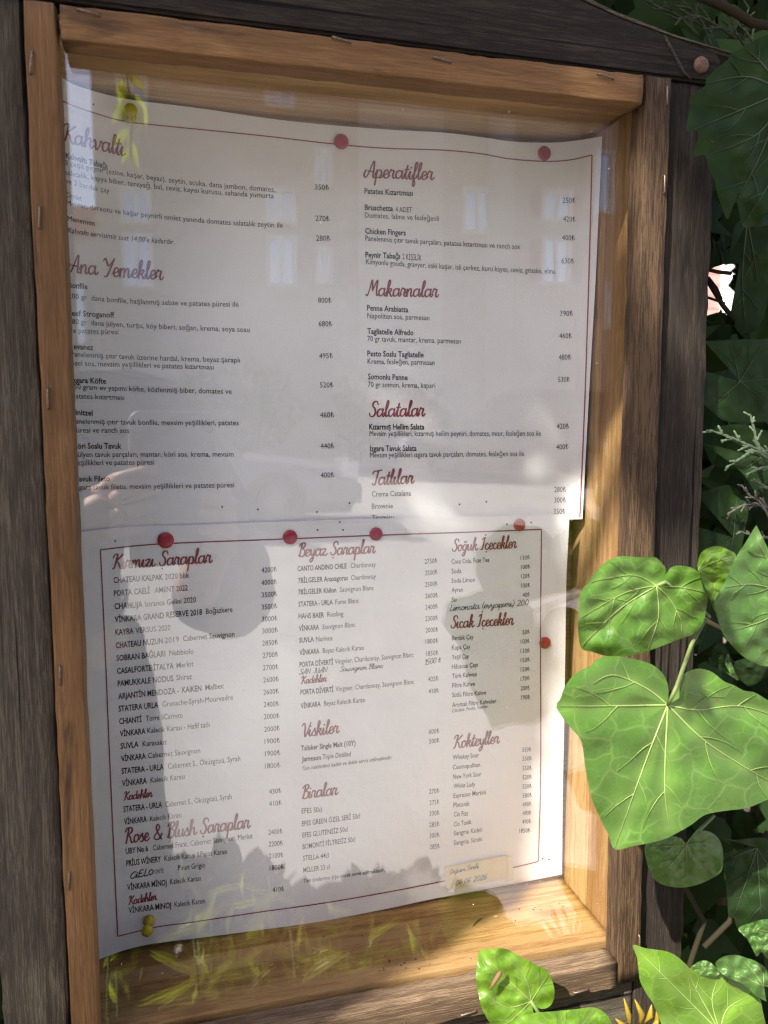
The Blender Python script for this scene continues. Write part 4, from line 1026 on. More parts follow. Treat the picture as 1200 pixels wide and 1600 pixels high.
def ivy_leaf(parent, crop, outline, org, mains, d0, mat, gx=0, gy=0, cup=.012, wave=.006, rings=60, na=150, label=None, stem=None, vw=5.0, seed=0):
    ox, oy, sc = crop
    c = lambda p: (ox + p[0] / sc, oy + p[1] / sc)
    ol = resample(smooth_line([c(p) for p in outline], 8), na)
    o = c(org); ms = [[c(p) for p in m_] for m_ in mains]
    r = max(math.hypot(p[0] - o[0], p[1] - o[1]) for p in ol)
    vp = vein_paths(o, ms, r)
    co = [o]
    for j in range(1, rings + 1):
        w = (j / rings) ** .85
        for p in ol: co.append((o[0] + (p[0] - o[0]) * w, o[1] + (p[1] - o[1]) * w))
    A = np.array(co)
    dense = [(pts[i][0] + (pts[i + 1][0] - pts[i][0]) * k / 4, pts[i][1] + (pts[i + 1][1] - pts[i][1]) * k / 4) for pts, w0, w1 in vp if w0 == 1.0 for i in range(len(pts) - 1) for k in range(4)]
    near = np.full(len(A), 1e9)
    for q in dense: near = np.minimum(near, np.hypot(A[:, 0] - q[0], A[:, 1] - q[1]))
    groove = np.exp(-(near / (r * .055)) ** 2)
    best = np.clip(groove * .16, 0, 1)
    def depth(x, y, gv):
        rr = math.hypot(x - o[0], y - o[1]) / r
        d = d0 + gx * (x - o[0]) / 100 + gy * (y - o[1]) / 100
        d += cup * rr * rr
        d += wave * mnoise.noise(Vector((x / r * 2.2 + seed, y / r * 2.2, seed * 1.7))) * (.4 + rr)
        d += wave * .5 * mnoise.noise(Vector((x / r * 6 + seed, y / r * 6, 3.1)))
        return d + .0030 * gv * (r / 230)
    vs = []
    for i, (x, y) in enumerate(co):
        d = depth(x, y, groove[i])
        vs.append(P(x, y, d))
    fs = []
    for k in range(na - 1): fs.append((0, 1 + k + 1, 1 + k))
    for j in range(rings - 1):
        for k in range(na - 1):
            a = 1 + j * na + k; fs.append((a, a + 1, a + na + 1, a + na))
    nleaf = len(vs); fm = [0] * len(fs)
    poly = [o] + ol
    for pts, w0, w1 in vp:
        fine = smooth_line(pts, 3) if len(pts) < 12 else pts
        keep = []
        for q in fine:
            if keep and not in_poly(q[0], q[1], poly): break
            keep.append(q)
        n = len(keep)
        if n < 3: continue
        base = len(vs)
        for i in range(n):
            pa, pb = keep[max(0, i - 1)], keep[min(n - 1, i + 1)]
            L = math.hypot(pb[0] - pa[0], pb[1] - pa[1]) or 1
            tp = i / (n - 1)
            w = vw * r / 230 * (w0 + (w1 - w0) * tp) * (1 - .6 * tp ** 3) * .5
            ox_, oy_ = -(pb[1] - pa[1]) / L * w, (pb[0] - pa[0]) / L * w
            x, y = keep[i]
            gv = math.exp(-(min(math.hypot(x - u_[0], y - u_[1]) for u_ in dense) / (r * .055)) ** 2)
            d = depth(x, y, gv) - .0012
            vs += [P(x + ox_, y + oy_, d + .0004), P(x, y, d - .0006), P(x - ox_, y - oy_, d + .0004)]
        for i in range(n - 1):
            c3 = base + 3 * i
            fs += [(c3, c3 + 1, c3 + 4, c3 + 3), (c3 + 1, c3 + 2, c3 + 5, c3 + 4)]; fm += [1, 1]
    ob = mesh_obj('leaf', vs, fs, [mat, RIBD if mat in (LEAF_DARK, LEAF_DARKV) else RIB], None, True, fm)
    me = ob.data
    ex = len(vs) - nleaf
    A = np.vstack([A, np.zeros((ex, 2))]); best = np.concatenate([best, np.zeros(ex)])
    at = me.attributes.new('leafuv', 'FLOAT_VECTOR', 'POINT')
    at.data.foreach_set('vector', np.stack([(A[:, 0] - o[0]) / r + seed * 3.3, (A[:, 1] - o[1]) / r, np.zeros(len(A))], 1).astype(np.float32).ravel())
    av = me.attributes.new('vein', 'FLOAT', 'POINT'); av.data.foreach_set('value', best.astype(np.float32))
    under(ob, parent)
    if label: ob['label'] = label
    if stem:
        s0 = P(*o, d0 + .003)
        pts = [s0] + [P(*c(p), dd) for p, dd in stem]
        m = MB(); m.tube(pts, [.0009] + [.0011] * (len(pts) - 1), 7)
        under(m.build('stem', STEMG, None, True), parent)
    return ob

ivy = thing('ivy_plant', 'ivy with large glossy leaves overlapping the right and bottom edges of the case', 'ivy', (.42, .0, .0))
K4 = (860, 830, 3.138); K5 = (900, 1250, 4.0); K6 = (700, 1400, 3.0); K1 = (1000, 0, 5.3333); PX = (0, 0, 1.0)
ivy_leaf(ivy, K4, [(575, 842), (580, 780), (562, 715), (520, 668), (470, 642), (380, 620), (300, 612), (240, 622), (195, 660), (150, 680), (100, 720), (65, 775), (50, 820), (28, 858), (60, 915), (100, 965), (140, 1010), (158, 1060), (170, 1150), (185, 1240), (205, 1320), (245, 1410), (285, 1490), (315, 1560), (400, 1545), (480, 1530), (560, 1510), (620, 1480), (690, 1440), (750, 1395), (800, 1380), (880, 1368), (940, 1362), (1000, 1345), (1060, 1318), (1150, 1290), (1240, 1210), (1330, 1080), (1250, 960), (1150, 880), (1060, 825), (1000, 790), (950, 782), (900, 755), (850, 735), (800, 695), (760, 678), (720, 674), (670, 690), (640, 715), (615, 760), (597, 810), (589, 842)],
         (576, 852), [[(330, 856), (45, 858)], [(470, 1120), (315, 1550)], [(760, 1030), (1010, 1190), (1200, 1290)], [(720, 876), (950, 860), (1230, 960)], [(640, 790), (745, 735)], [(470, 770), (310, 705), (210, 745)], [(560, 1240), (580, 1440)]],
         .840, LEAF_LIT, .012, -.006, .014, .012, 60, 170, 'largest ivy leaf, broad and sunlit with pale veins', [((620, 760), .83), ((690, 560), .88), ((760, 430), .93)], 2.5, 1)
ivy_leaf(ivy, K4, [(548, 236), (566, 200), (562, 175), (545, 155), (512, 128), (430, 128), (350, 122), (290, 140), (235, 185), (190, 240), (155, 290), (140, 340), (140, 400), (135, 470), (150, 572), (200, 590), (270, 611), (340, 612), (420, 605), (500, 580), (580, 550), (660, 520), (700, 505), (745, 460), (765, 380), (776, 300), (765, 240), (735, 205), (690, 178), (630, 168), (592, 178), (570, 205), (550, 240)],
         (521, 268), [[(340, 380), (155, 560)], [(530, 420), (480, 570)], [(590, 340), (640, 440), (640, 510)], [(640, 275), (765, 300)], [(400, 215), (180, 250)], [(370, 300), (150, 420)]],
         .868, LEAF_LIT, .010, .004, .02, .014, 50, 140, 'round sunlit ivy leaf above the largest one', [((560, 250), .87), ((640, 300), .90), ((780, 420), .95)], 2.4, 2)
ivy_leaf(ivy, K4, [(1010, -30), (990, 0), (960, 50), (920, 110), (890, 170), (860, 240), (820, 310), (805, 360), (820, 430), (845, 500), (890, 560), (940, 610), (1000, 645), (1067, 662), (1200, 640), (1330, 560), (1400, 400), (1350, 150), (1250, 0), (1150, -100), (1067, -90)],
         (1180, 310), [[(1000, 260), (850, 275)], [(1060, 430), (870, 490)], [(1150, 480), (1060, 645)], [(1080, 170), (1000, 10)], [(1250, 480), (1260, 620)], [(1300, 300), (1380, 310)]],
         .815, LEAF_GREY, .004, .006, .018, .012, 50, 140, 'big dull green ivy leaf cut by the right edge of the photo', None, 2.4, 3)
ivy_leaf(ivy, K4, [(719, 165), (735, 112), (770, 84), (820, 73), (875, 92), (912, 122), (890, 190), (865, 250), (832, 310), (806, 395), (795, 320), (772, 250), (738, 208)],
         (724, 190), [[(800, 150), (900, 125)], [(800, 250), (808, 370)], [(780, 110), (820, 80)]],
         .862, LEAF_YOUNG, .02, .0, .012, .008, 34, 90, 'small bright folded ivy leaf behind the round one', None, 2.4, 4)
ivy_leaf(ivy, K5, [(735, 215), (780, 192), (840, 200), (890, 240), (915, 300), (920, 380), (905, 450), (830, 500), (740, 535), (650, 548), (560, 535), (500, 505), (465, 450), (440, 380), (432, 280), (520, 240), (600, 225), (660, 240)],
         (692, 282), [[(600, 400), (500, 480)], [(760, 380), (880, 450)], [(560, 290), (445, 300)], [(690, 400), (700, 530)], [(790, 270), (900, 300)]],
         .915, LEAF_GREY, .0, .004, .012, .008, 40, 120, 'rounded dark green ivy leaf in the shade of the largest one', [((760, 200), .94), ((860, 100), .99)], 2.4, 5)
ivy_leaf(ivy, K5, [(1190, 1470), (1190, 1420), (1170, 1330), (1150, 1240), (1110, 1180), (1040, 1130), (950, 1095), (880, 1075), (800, 1078), (720, 1060), (680, 1020), (620, 970), (560, 945), (500, 935), (430, 925), (355, 905), (380, 980), (390, 1050), (400, 1130), (440, 1210), (480, 1270), (510, 1340), (560, 1440), (700, 1560), (900, 1640), (1100, 1600), (1180, 1520)],
         (900, 1450), [[(640, 1190), (360, 912)], [(950, 1300), (1120, 1210)], [(760, 1200), (700, 1080)], [(700, 1430), (530, 1370)], [(850, 1250), (900, 1090)]],
         .920, LEAF_YOUNG, .006, -.004, .012, .010, 50, 140, 'pointed bright ivy leaf at the bottom right corner', None, 2.4, 6)
ivy_leaf(ivy, K6, [(404, 512), (440, 530), (482, 512), (499, 460), (490, 400), (460, 345), (430, 330), (400, 315), (340, 285), (300, 260), (260, 245), (200, 247), (148, 258), (135, 330), (132, 400), (145, 470), (160, 530), (200, 600), (260, 660), (340, 660), (395, 610), (402, 550)],
         (390, 494), [[(290, 400), (155, 262)], [(370, 400), (300, 265)], [(430, 430), (470, 370)], [(270, 520), (150, 430)], [(300, 580), (230, 620)]],
         .950, LEAF_YOUNG, -.003, .002, .012, .010, 44, 120, 'bright heart shaped ivy leaf against the bottom trim, a dry bit on it', [((420, 540), .955), ((470, 640), .96)], 2.4, 7)
ivy_leaf(ivy, K6, [(270, 600), (330, 566), (400, 548), (500, 540), (600, 530), (680, 522), (735, 548), (775, 610), (800, 700), (700, 800), (500, 820), (330, 760), (270, 680)],
         (560, 720), [[(480, 620), (350, 575)], [(620, 620), (690, 535)], [(540, 620), (530, 545)], [(700, 700), (790, 690)]],
         .930, LEAF_YOUNG, .004, -.004, .012, .008, 36, 110, 'low ivy leaf cut by the bottom edge', None, 2.4, 8)
ivy_leaf(ivy, K5, [(1215, 1170), (1190, 1060), (1130, 1010), (1060, 985), (1000, 968), (930, 975), (875, 1012), (880, 1045), (900, 1075), (950, 1110), (1040, 1150), (1120, 1220), (1190, 1260)],
         (1175, 1165), [[(1060, 1110), (910, 1030)], [(1090, 1050), (1020, 985)], [(1170, 1080), (1170, 1050)]],
         .905, LEAF_GREY, 0, 0, .012, .012, 34, 100, 'dull ivy leaf with curled rim behind the pointed one', None, 2.4, 9)
ivy_leaf(ivy, K5, [(905, 1078), (860, 1030), (812, 1003), (760, 1014), (712, 1058), (780, 1095), (850, 1110)],
         (890, 1095), [[(800, 1050), (725, 1055)], [(840, 1040), (812, 1012)]], .925, LEAF_GREY, 0, 0, .012, .008, 26, 70, None, None, 2.4, 10)
ivy_leaf(ivy, K5, [(1310, 780), (1200, 745), (1100, 765), (1015, 800), (1040, 840), (1070, 870), (1100, 925), (1130, 978), (1160, 950), (1205, 992), (1300, 920)],
         (1240, 830), [[(1120, 810), (1025, 805)], [(1170, 890), (1130, 960)], [(1220, 900), (1205, 980)]], .86, LEAF_GREY, 0, 0, .012, .012, 30, 90, 'wrinkled ivy leaf half lit at the right edge', None, 2.4, 11)
ivy_leaf(ivy, K4, [(856, 650), (870, 600), (886, 640), (905, 690), (922, 732), (890, 715), (860, 690)], (880, 700), [[(872, 610)], [(915, 728)]], .93, LEAF_GREY, 0, 0, .01, .004, 16, 50, None, None, 2.4, 12)
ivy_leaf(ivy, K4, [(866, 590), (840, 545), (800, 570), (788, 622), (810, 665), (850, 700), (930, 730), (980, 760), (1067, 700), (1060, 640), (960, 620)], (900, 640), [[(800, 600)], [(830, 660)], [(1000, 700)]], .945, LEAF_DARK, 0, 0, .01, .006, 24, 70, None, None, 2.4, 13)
# darker leaves in the shade
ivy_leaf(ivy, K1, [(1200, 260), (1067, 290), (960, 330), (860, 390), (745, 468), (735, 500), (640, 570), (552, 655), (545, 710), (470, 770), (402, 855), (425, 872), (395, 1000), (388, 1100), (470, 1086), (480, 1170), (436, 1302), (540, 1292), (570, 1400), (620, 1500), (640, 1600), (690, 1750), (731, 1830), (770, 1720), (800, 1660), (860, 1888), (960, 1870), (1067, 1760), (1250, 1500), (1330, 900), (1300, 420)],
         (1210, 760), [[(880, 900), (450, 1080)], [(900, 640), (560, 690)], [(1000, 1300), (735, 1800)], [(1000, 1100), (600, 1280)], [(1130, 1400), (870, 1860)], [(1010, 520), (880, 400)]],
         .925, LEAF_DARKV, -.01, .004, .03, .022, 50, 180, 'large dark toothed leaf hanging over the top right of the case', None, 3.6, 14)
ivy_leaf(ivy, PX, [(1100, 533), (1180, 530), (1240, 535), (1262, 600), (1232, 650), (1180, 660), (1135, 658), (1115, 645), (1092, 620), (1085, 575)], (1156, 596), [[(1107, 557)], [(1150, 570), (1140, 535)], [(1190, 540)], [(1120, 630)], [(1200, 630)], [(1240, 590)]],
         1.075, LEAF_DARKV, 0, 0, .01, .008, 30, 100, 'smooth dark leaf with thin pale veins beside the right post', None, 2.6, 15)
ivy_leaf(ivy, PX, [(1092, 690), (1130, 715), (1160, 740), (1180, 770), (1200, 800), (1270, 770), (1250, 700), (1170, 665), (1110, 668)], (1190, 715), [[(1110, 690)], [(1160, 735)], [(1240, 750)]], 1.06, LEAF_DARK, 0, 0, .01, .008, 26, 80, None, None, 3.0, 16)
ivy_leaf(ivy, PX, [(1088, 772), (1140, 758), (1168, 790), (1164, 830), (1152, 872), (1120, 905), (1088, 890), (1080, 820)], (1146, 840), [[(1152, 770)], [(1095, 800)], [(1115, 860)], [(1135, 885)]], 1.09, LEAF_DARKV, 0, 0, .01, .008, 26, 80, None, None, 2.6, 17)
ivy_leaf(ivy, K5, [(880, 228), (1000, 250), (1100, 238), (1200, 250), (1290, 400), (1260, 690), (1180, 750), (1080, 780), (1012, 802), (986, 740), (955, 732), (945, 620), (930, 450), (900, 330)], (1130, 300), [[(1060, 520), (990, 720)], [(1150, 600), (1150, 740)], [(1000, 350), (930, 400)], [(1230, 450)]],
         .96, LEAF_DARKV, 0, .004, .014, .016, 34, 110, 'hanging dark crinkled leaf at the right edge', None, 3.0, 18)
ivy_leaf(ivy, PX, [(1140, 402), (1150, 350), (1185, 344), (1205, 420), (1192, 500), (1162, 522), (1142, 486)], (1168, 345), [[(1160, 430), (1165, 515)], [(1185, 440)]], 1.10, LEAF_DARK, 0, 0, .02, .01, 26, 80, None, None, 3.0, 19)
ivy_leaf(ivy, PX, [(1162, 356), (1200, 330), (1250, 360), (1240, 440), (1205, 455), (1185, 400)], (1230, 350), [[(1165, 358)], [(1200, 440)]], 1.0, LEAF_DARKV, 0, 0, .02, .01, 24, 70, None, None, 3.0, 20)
# stems and twigs of the ivy
for pts, dd, r in (([(1105, 421), (1122, 425), (1142, 427)], 1.12, .0013), ([(1100, 428), (1116, 455), (1130, 478), (1148, 500)], 1.12, .0016), ([(1107, 433), (1120, 450), (1128, 468)], 1.11, .0008), ([(1103, 464), (1118, 469), (1132, 474)], 1.12, .0009), ([(1120, 380), (1127, 400), (1128, 412)], 1.1, .0008),
                   ([(1060, -20), (1120, 5), (1150, 20), (1175, 36), (1215, 42)], 1.03, .0026), ([(1250, 930), (1200, 1000), (1130, 985), (1095, 965)], .98, .0016), ([(1070, 1385), (1100, 1440), (1080, 1500), (1062, 1560)], 1.0, .0018), ([(1200, 1300), (1140, 1440), (1100, 1480)], 1.0, .0018)):
    m = MB(); m.tube([P(x, y, dd) for x, y in pts], r, 8)
    under(m.build('stem', STEMD, None, True), ivy)
# new shoot with orange bud scales low on the right
m = MB(); BUD = leaf_mat('new_shoot', (.30, .19, .02), (.34, .26, .03), (.45, .40, .12), .4, False)
rr = random.Random(8)
for (x0, y0, x1, y1, w) in ((985, 1610, 975, 1560, 7), (1000, 1605, 992, 1562, 8), (1005, 1600, 1018, 1570, 8), (1010, 1612, 1030, 1588, 8), (985, 1612, 962, 1592, 8), (1020, 1612, 1028, 1565, 6), (975, 1612, 970, 1600, 8)):
    a, b = P(x0, y0, .935), P(x1, y1, .925); md = a.lerp(b, .55) + Vector((rr.gauss(0, .0008), -.0015, 0))
    m.tube([a, a.lerp(md, .6), md, b], [.0007, .0012, w * .00024, .0003], 7)
under(m.build('shoot', BUD, None, True), ivy)
# a withered scrap lying on the bottom leaf
m = MB(); m.tube([P(765, 1547, .944), P(772, 1535, .943), P(780, 1522, .943), P(784, 1516, .945)], [.0004, .0012, .0014, .0003], 6)
tag(m.build('dry_leaf_scrap', DRY, None, True), 'withered brown scrap lying on the heart shaped ivy leaf', 'leaf scrap')

# generic leaves for masses
IVY = [(0, 0), (-.22, -.28), (-.48, -.18), (-.45, .12), (-.78, .22), (-.40, .45), (-.30, .62), (0, 1.05), (.30, .62), (.40, .45), (.78, .22), (.45, .12), (.48, -.18), (.22, -.28)]
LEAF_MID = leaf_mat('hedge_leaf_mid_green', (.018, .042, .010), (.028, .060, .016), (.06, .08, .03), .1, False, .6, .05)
LANCE = [(0, 0), (-.14, .2), (-.2, .45), (-.15, .75), (0, 1.1), (.15, .75), (.2, .45), (.14, .2)]
NARROW = [(0, 0), (-.06, .2), (-.095, .45), (-.07, .75), (0, 1.1), (.07, .75), (.095, .45), (.06, .2)]
OVAL = [(0, 0), (-.26, .2), (-.36, .5), (-.26, .8), (0, 1.05), (.26, .8), (.36, .5), (.26, .2)]
def add_leaf(mb, pos, size, axis, normal, shape, fold=.12):
    a = axis.normalized(); n = (normal - a * normal.dot(a))
    n = n.normalized() if n.length > 1e-4 else a.orthogonal().normalized()
    s = a.cross(n)
    pts = [pos + a * (y * size) + s * (x * size) + n * (abs(x) * fold * size * 2 - .18 * y * y * size) for x, y in shape]
    c = pos + a * (.35 * size)
    mb.add([c] + pts, [(0, 1 + k, 1 + (k + 1) % len(shape)) for k in range(len(shape))])
def rvec(r):
    while True:
        v = Vector((r.uniform(-1, 1), r.uniform(-1, 1), r.uniform(-1, 1)))
        if .05 < v.length < 1: return v.normalized()
def to_px(v):
    w = Vector((v.x - CAM.x, v.y - CAM.y, v.z - CAM.z))
    q = ROT @ np.array([w.x, -w.z, w.y])
    return (600 + F * q[0] / q[2], 800 + F * q[1] / q[2]) if q[2] > 0 else (-9999, -9999)

# hedge behind and around the case, with one gap to the bright street beyond
hedge = thing('ivy_hedge', 'dark overgrown hedge of ivy behind and to the right of the menu case', 'hedge', (.5, .3, 0))
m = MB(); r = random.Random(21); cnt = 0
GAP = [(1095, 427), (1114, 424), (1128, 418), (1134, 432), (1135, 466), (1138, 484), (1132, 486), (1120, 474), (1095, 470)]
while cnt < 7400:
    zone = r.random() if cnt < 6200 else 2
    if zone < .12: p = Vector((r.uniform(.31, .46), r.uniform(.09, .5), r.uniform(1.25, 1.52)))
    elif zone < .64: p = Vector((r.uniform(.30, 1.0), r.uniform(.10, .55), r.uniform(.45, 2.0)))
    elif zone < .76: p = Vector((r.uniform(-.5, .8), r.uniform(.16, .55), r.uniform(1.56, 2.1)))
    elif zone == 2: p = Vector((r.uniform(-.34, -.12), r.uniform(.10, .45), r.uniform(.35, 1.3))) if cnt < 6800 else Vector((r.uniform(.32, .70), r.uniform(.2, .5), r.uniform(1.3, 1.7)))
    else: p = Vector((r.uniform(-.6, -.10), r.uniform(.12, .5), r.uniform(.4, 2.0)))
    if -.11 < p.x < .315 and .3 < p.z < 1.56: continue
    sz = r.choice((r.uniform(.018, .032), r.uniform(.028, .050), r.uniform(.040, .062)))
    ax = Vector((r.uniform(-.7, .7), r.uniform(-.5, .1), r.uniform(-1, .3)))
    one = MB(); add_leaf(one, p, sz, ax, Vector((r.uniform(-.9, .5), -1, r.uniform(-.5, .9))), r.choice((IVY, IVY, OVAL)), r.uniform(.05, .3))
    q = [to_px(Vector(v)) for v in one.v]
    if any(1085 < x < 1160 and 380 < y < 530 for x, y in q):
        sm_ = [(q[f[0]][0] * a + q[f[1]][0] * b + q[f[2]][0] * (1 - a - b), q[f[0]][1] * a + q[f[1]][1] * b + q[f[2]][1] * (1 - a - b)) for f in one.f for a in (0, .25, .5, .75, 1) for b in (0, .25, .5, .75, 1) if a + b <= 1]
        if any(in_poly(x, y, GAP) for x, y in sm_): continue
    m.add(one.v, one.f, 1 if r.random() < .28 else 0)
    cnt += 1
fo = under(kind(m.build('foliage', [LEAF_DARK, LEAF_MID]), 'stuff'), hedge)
m = MB()
for i in range(46):
    x0 = r.choice([r.uniform(.32, .9), r.uniform(-.5, -.12)]); y0 = r.uniform(.18, .5)
    pts = [Vector((x0, y0, 0))]; 
    while pts[-1].z < 1.9: pts.append(pts[-1] + Vector((r.gauss(0, .03), r.gauss(0, .02), .16)))
    if any(1085 < to_px(q)[0] < 1155 and 380 < to_px(q)[1] < 520 for q in [a.lerp(b, w / 4) for a, b in zip(pts, pts[1:]) for w in range(5)]): continue
    m.tube(pts, r.uniform(.003, .006), 6)
under(m.build('stem', STEM, None, True), hedge)

# juniper sprays among the ivy
jun = thing('juniper_shrub', 'grey green juniper with scaly twigs poking out between the ivy leaves', 'juniper', (.6, .03, 0))
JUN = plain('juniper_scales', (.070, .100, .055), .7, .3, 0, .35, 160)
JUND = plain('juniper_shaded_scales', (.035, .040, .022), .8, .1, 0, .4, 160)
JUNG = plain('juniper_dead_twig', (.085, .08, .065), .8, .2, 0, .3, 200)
def spray(pts, d, ln, mat, seed, rw=1.7, label=None, dens=1.0):
    r = random.Random(seed); m = MB(); sm = smooth_line(pts, 6)
    S = U / F * d
    def twig(ps, w):
        q = [P(x, y, d + dd) for x, y, dd in ps]
        ws = []
        n = len(q)
        m.tube(q, [1.55 * w * S * (1 - .45 * i / max(1, n - 1)) * (1 + .25 * ((i % 2) * 2 - 1)) for i in range(n)], 6)
    def branch(x, y, ang, L, w, depth, d0):
        ps = [(x, y, d0)]; n = max(4, int(L / 3.2)); g = r.uniform(-.006, .006)
        for i in range(n):
            ang += r.gauss(0, .07)
            ps.append((ps[-1][0] + math.cos(ang) * L / n, ps[-1][1] + math.sin(ang) * L / n, ps[-1][2] + g / n))
        twig(ps, w)
        if depth < 2:
            k = 0
            for i in range(1, n - 1, 2):
                if r.random() < .55 * dens:
                    k += 1; sg = 1 if k % 2 else -1
                    branch(*ps[i][:2], ang + sg * r.uniform(.5, .8), L * r.uniform(.25, .42), w * .8, depth + 1, ps[i][2])
    twig([(x, y, 0) for x, y in sm], rw * 1.25)
    k = 0
    for i in range(2, len(sm) - 1, 3):
        a, b = sm[i - 1], sm[i + 1]; ang = math.atan2(b[1] - a[1], b[0] - a[0]); k += 1
        w = 1 - .6 * i / len(sm)
        branch(sm[i][0], sm[i][1], ang + (1 if k % 2 else -1) * r.uniform(.45, .75), ln * w * r.uniform(.7, 1.1), rw, 0 if w > .5 else 1, 0)
    o = under(m.build('spray', mat, None, True), jun)
    if label: o['label'] = label
spray([(1230, 745), (1200, 712), (1165, 694), (1140, 683), (1108, 672)], 1.0, 30, JUN, 1, 1.9, 'sunlit grey green spray')
spray([(1210, 725), (1180, 705), (1158, 716), (1134, 731)], .995, 16, JUN, 2, 1.9)
spray([(1215, 720), (1186, 698), (1178, 670), (1172, 648)], 1.01, 26, JUN, 3, 1.8)
spray([(1220, 735), (1195, 730), (1165, 742)], .99, 16, JUN, 4, 1.7)
spray([(1220, 770), (1195, 760), (1180, 750)], 1.0, 18, JUN, 14, 1.7)
spray([(1215, 830), (1188, 786), (1172, 775), (1158, 757)], 1.02, 20, JUNG, 5, 1.7, 'grey dead spray', .8)
spray([(1205, 795), (1180, 788), (1160, 790), (1136, 804)], 1.03, 20, JUNG, 6, 1.6, None, .8)
spray([(1200, 840), (1180, 838), (1155, 830)], 1.05, 18, JUNG, 15, 1.5, None, .8)
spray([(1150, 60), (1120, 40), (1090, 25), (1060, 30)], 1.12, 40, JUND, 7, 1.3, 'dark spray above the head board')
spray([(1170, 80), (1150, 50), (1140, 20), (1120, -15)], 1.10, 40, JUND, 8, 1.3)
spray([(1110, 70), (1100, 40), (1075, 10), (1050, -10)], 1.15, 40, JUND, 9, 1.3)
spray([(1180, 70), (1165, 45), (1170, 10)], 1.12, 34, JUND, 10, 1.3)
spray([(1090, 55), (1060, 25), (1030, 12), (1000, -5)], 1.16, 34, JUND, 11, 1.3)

# ------------------------------------------------------------------ an unseen tree, its crown shaped to shade the board
LIT = [(.40, .19), (.385, -.05), (.35, -.25), (.325, -.42), (.335, -.53), (.20, -.80), (.10, -1.03), (.0, -1.35), (.0, -3), (3, -3), (3, -.17), (.66, -.16), (.595, -.12), (.592, .13), (.47, .19)]
SX, SZ = SUN_TRAVEL.x / SUN_TRAVEL.y, SUN_TRAVEL.z / SUN_TRAVEL.y
tree = thing('shade_tree', 'unseen leafy tree left of the board, crown shaped to shade most of the case', 'tree', (-1.9, -1.35, 0))
m = MB(); r = random.Random(4); cnt = 0
def unlit(x0, z0, mg):
    u, v = x0 / U, z0 / U
    for a in range(6):
        if in_poly(u + mg * math.cos(a * 1.05), v + mg * math.sin(a * 1.05), LIT): return False
    for (cx_, cy_, rx, ry) in ((.648, .275, .012, .045), (.662, .20, .016, .06), (.70, .15, .02, .06), (.635, .33, .008, .05), (.80, .0, .05, .06)):
        if ((u - cx_) / (rx + .05)) ** 2 + ((v - cy_) / (ry + .055)) ** 2 < 1: return False
    return True
tries = 0
while cnt < 7000 and tries < 90000:
    tries += 1
    Y = r.uniform(.75, 1.5)
    x0, z0 = r.uniform(-.95, 1.0), r.uniform(-1.0, .95)
    lx = r.uniform(.035, .06)
    if not unlit(x0, z0, lx / U * .42): continue
    p = Vector((x0 - SX * Y, -Y, CZ + z0 - SZ * Y))
    if p.z > 4.4: continue
    ax = Vector((r.gauss(0, .6), r.gauss(0, .6), r.gauss(-.3, .5)))
    add_leaf(m, p - ax.normalized() * lx * .5, lx, ax, -SUN_TRAVEL + rvec(r) * .7, OVAL, .06); cnt += 1
for (a, b) in ((LIT[-2], LIT[-1]), (LIT[-1], LIT[0]), (LIT[4], LIT[5]), (LIT[5], LIT[6]), (LIT[3], LIT[4]), (LIT[0], LIT[1]), (LIT[1], LIT[2]), (LIT[2], LIT[3])):  # band of tiny leaves added to sharpen the edge of the crown's shadow
    L = math.hypot(b[0] - a[0], b[1] - a[1]); nx_, ny_ = (b[1] - a[1]) / L, -(b[0] - a[0]) / L
    crispness = 1
    if in_poly((a[0] + b[0]) / 2 + nx_ * .02, (a[1] + b[1]) / 2 + ny_ * .02, LIT): nx_, ny_ = -nx_, -ny_
    crisp = b[1] < -.5
    for k in range(int(L / (.0022 if crisp else .004))):
        w = r.random(); o_ = r.uniform(.018, .10) if crisp else r.uniform(.02, .07)
        x0, z0 = (a[0] + (b[0] - a[0]) * w + nx_ * o_) * U, (a[1] + (b[1] - a[1]) * w + ny_ * o_) * U
        Y = r.uniform(.55, .70); sz = r.uniform(.014, .020)
        p = Vector((x0 - SX * Y, -Y, CZ + z0 - SZ * Y)); ax = rvec(r)
        add_leaf(m, p - ax * sz * .5, sz, ax, -SUN_TRAVEL + rvec(r) * .3, OVAL, .05)
under(kind(m.build('crown', LEAF_TREE), 'stuff'), tree)
m = MB()
m.tube([(-1.9, -1.35, -.02), (-1.88, -1.33, .6), (-1.92, -1.30, 1.3), (-1.86, -1.22, 2.0), (-1.7, -1.15, 2.7), (-1.6, -1.1, 3.5)], [.13, .105, .095, .08, .055, .02], 14)
under(m.build('trunk', plain('grey_bark', (.12, .10, .08), .9, .2, 0, .4, 40), None, True), tree)
m = MB(); r = random.Random(6)
tw = []
for (u_, v_) in ((-.25, .55), (.10, .40), (.30, .22), (.29, -.05), (.26, -.25), (.24, -.42), (.22, -.56), (.13, -.78), (.03, -1.03)):
    tw.append(Vector((u_ * U - SX * .62, -.62, CZ + v_ * U - SZ * .62)))
m.tube([Vector((-1.75, -1.15, 2.9)), Vector((-1.2, -.85, 2.85))] + tw, [.014, .010, .006, .005, .004, .004, .003, .003, .0025, .002, .0012], 7)
m.tube([tw[2], tw[2] + Vector((.06, -.02, .02)), Vector((.595 * U - SX * .62, -.62, CZ + .20 * U - SZ * .62))], [.003, .002, .001], 6)
for k in range(14):
    z = r.uniform(1.7, 3.2); a = Vector((-1.9 + (z - 1.3) * .12, -1.3 + (z - 1.3) * .09, z))
    tgt = Vector((r.uniform(-2.4, -.75), r.uniform(-1.5, -.75), z + r.uniform(.1, .8)))
    mid = a.lerp(tgt, .5) + Vector((0, 0, .08))
    m.tube([a, mid, tgt], [.022, .014, .005], 7)
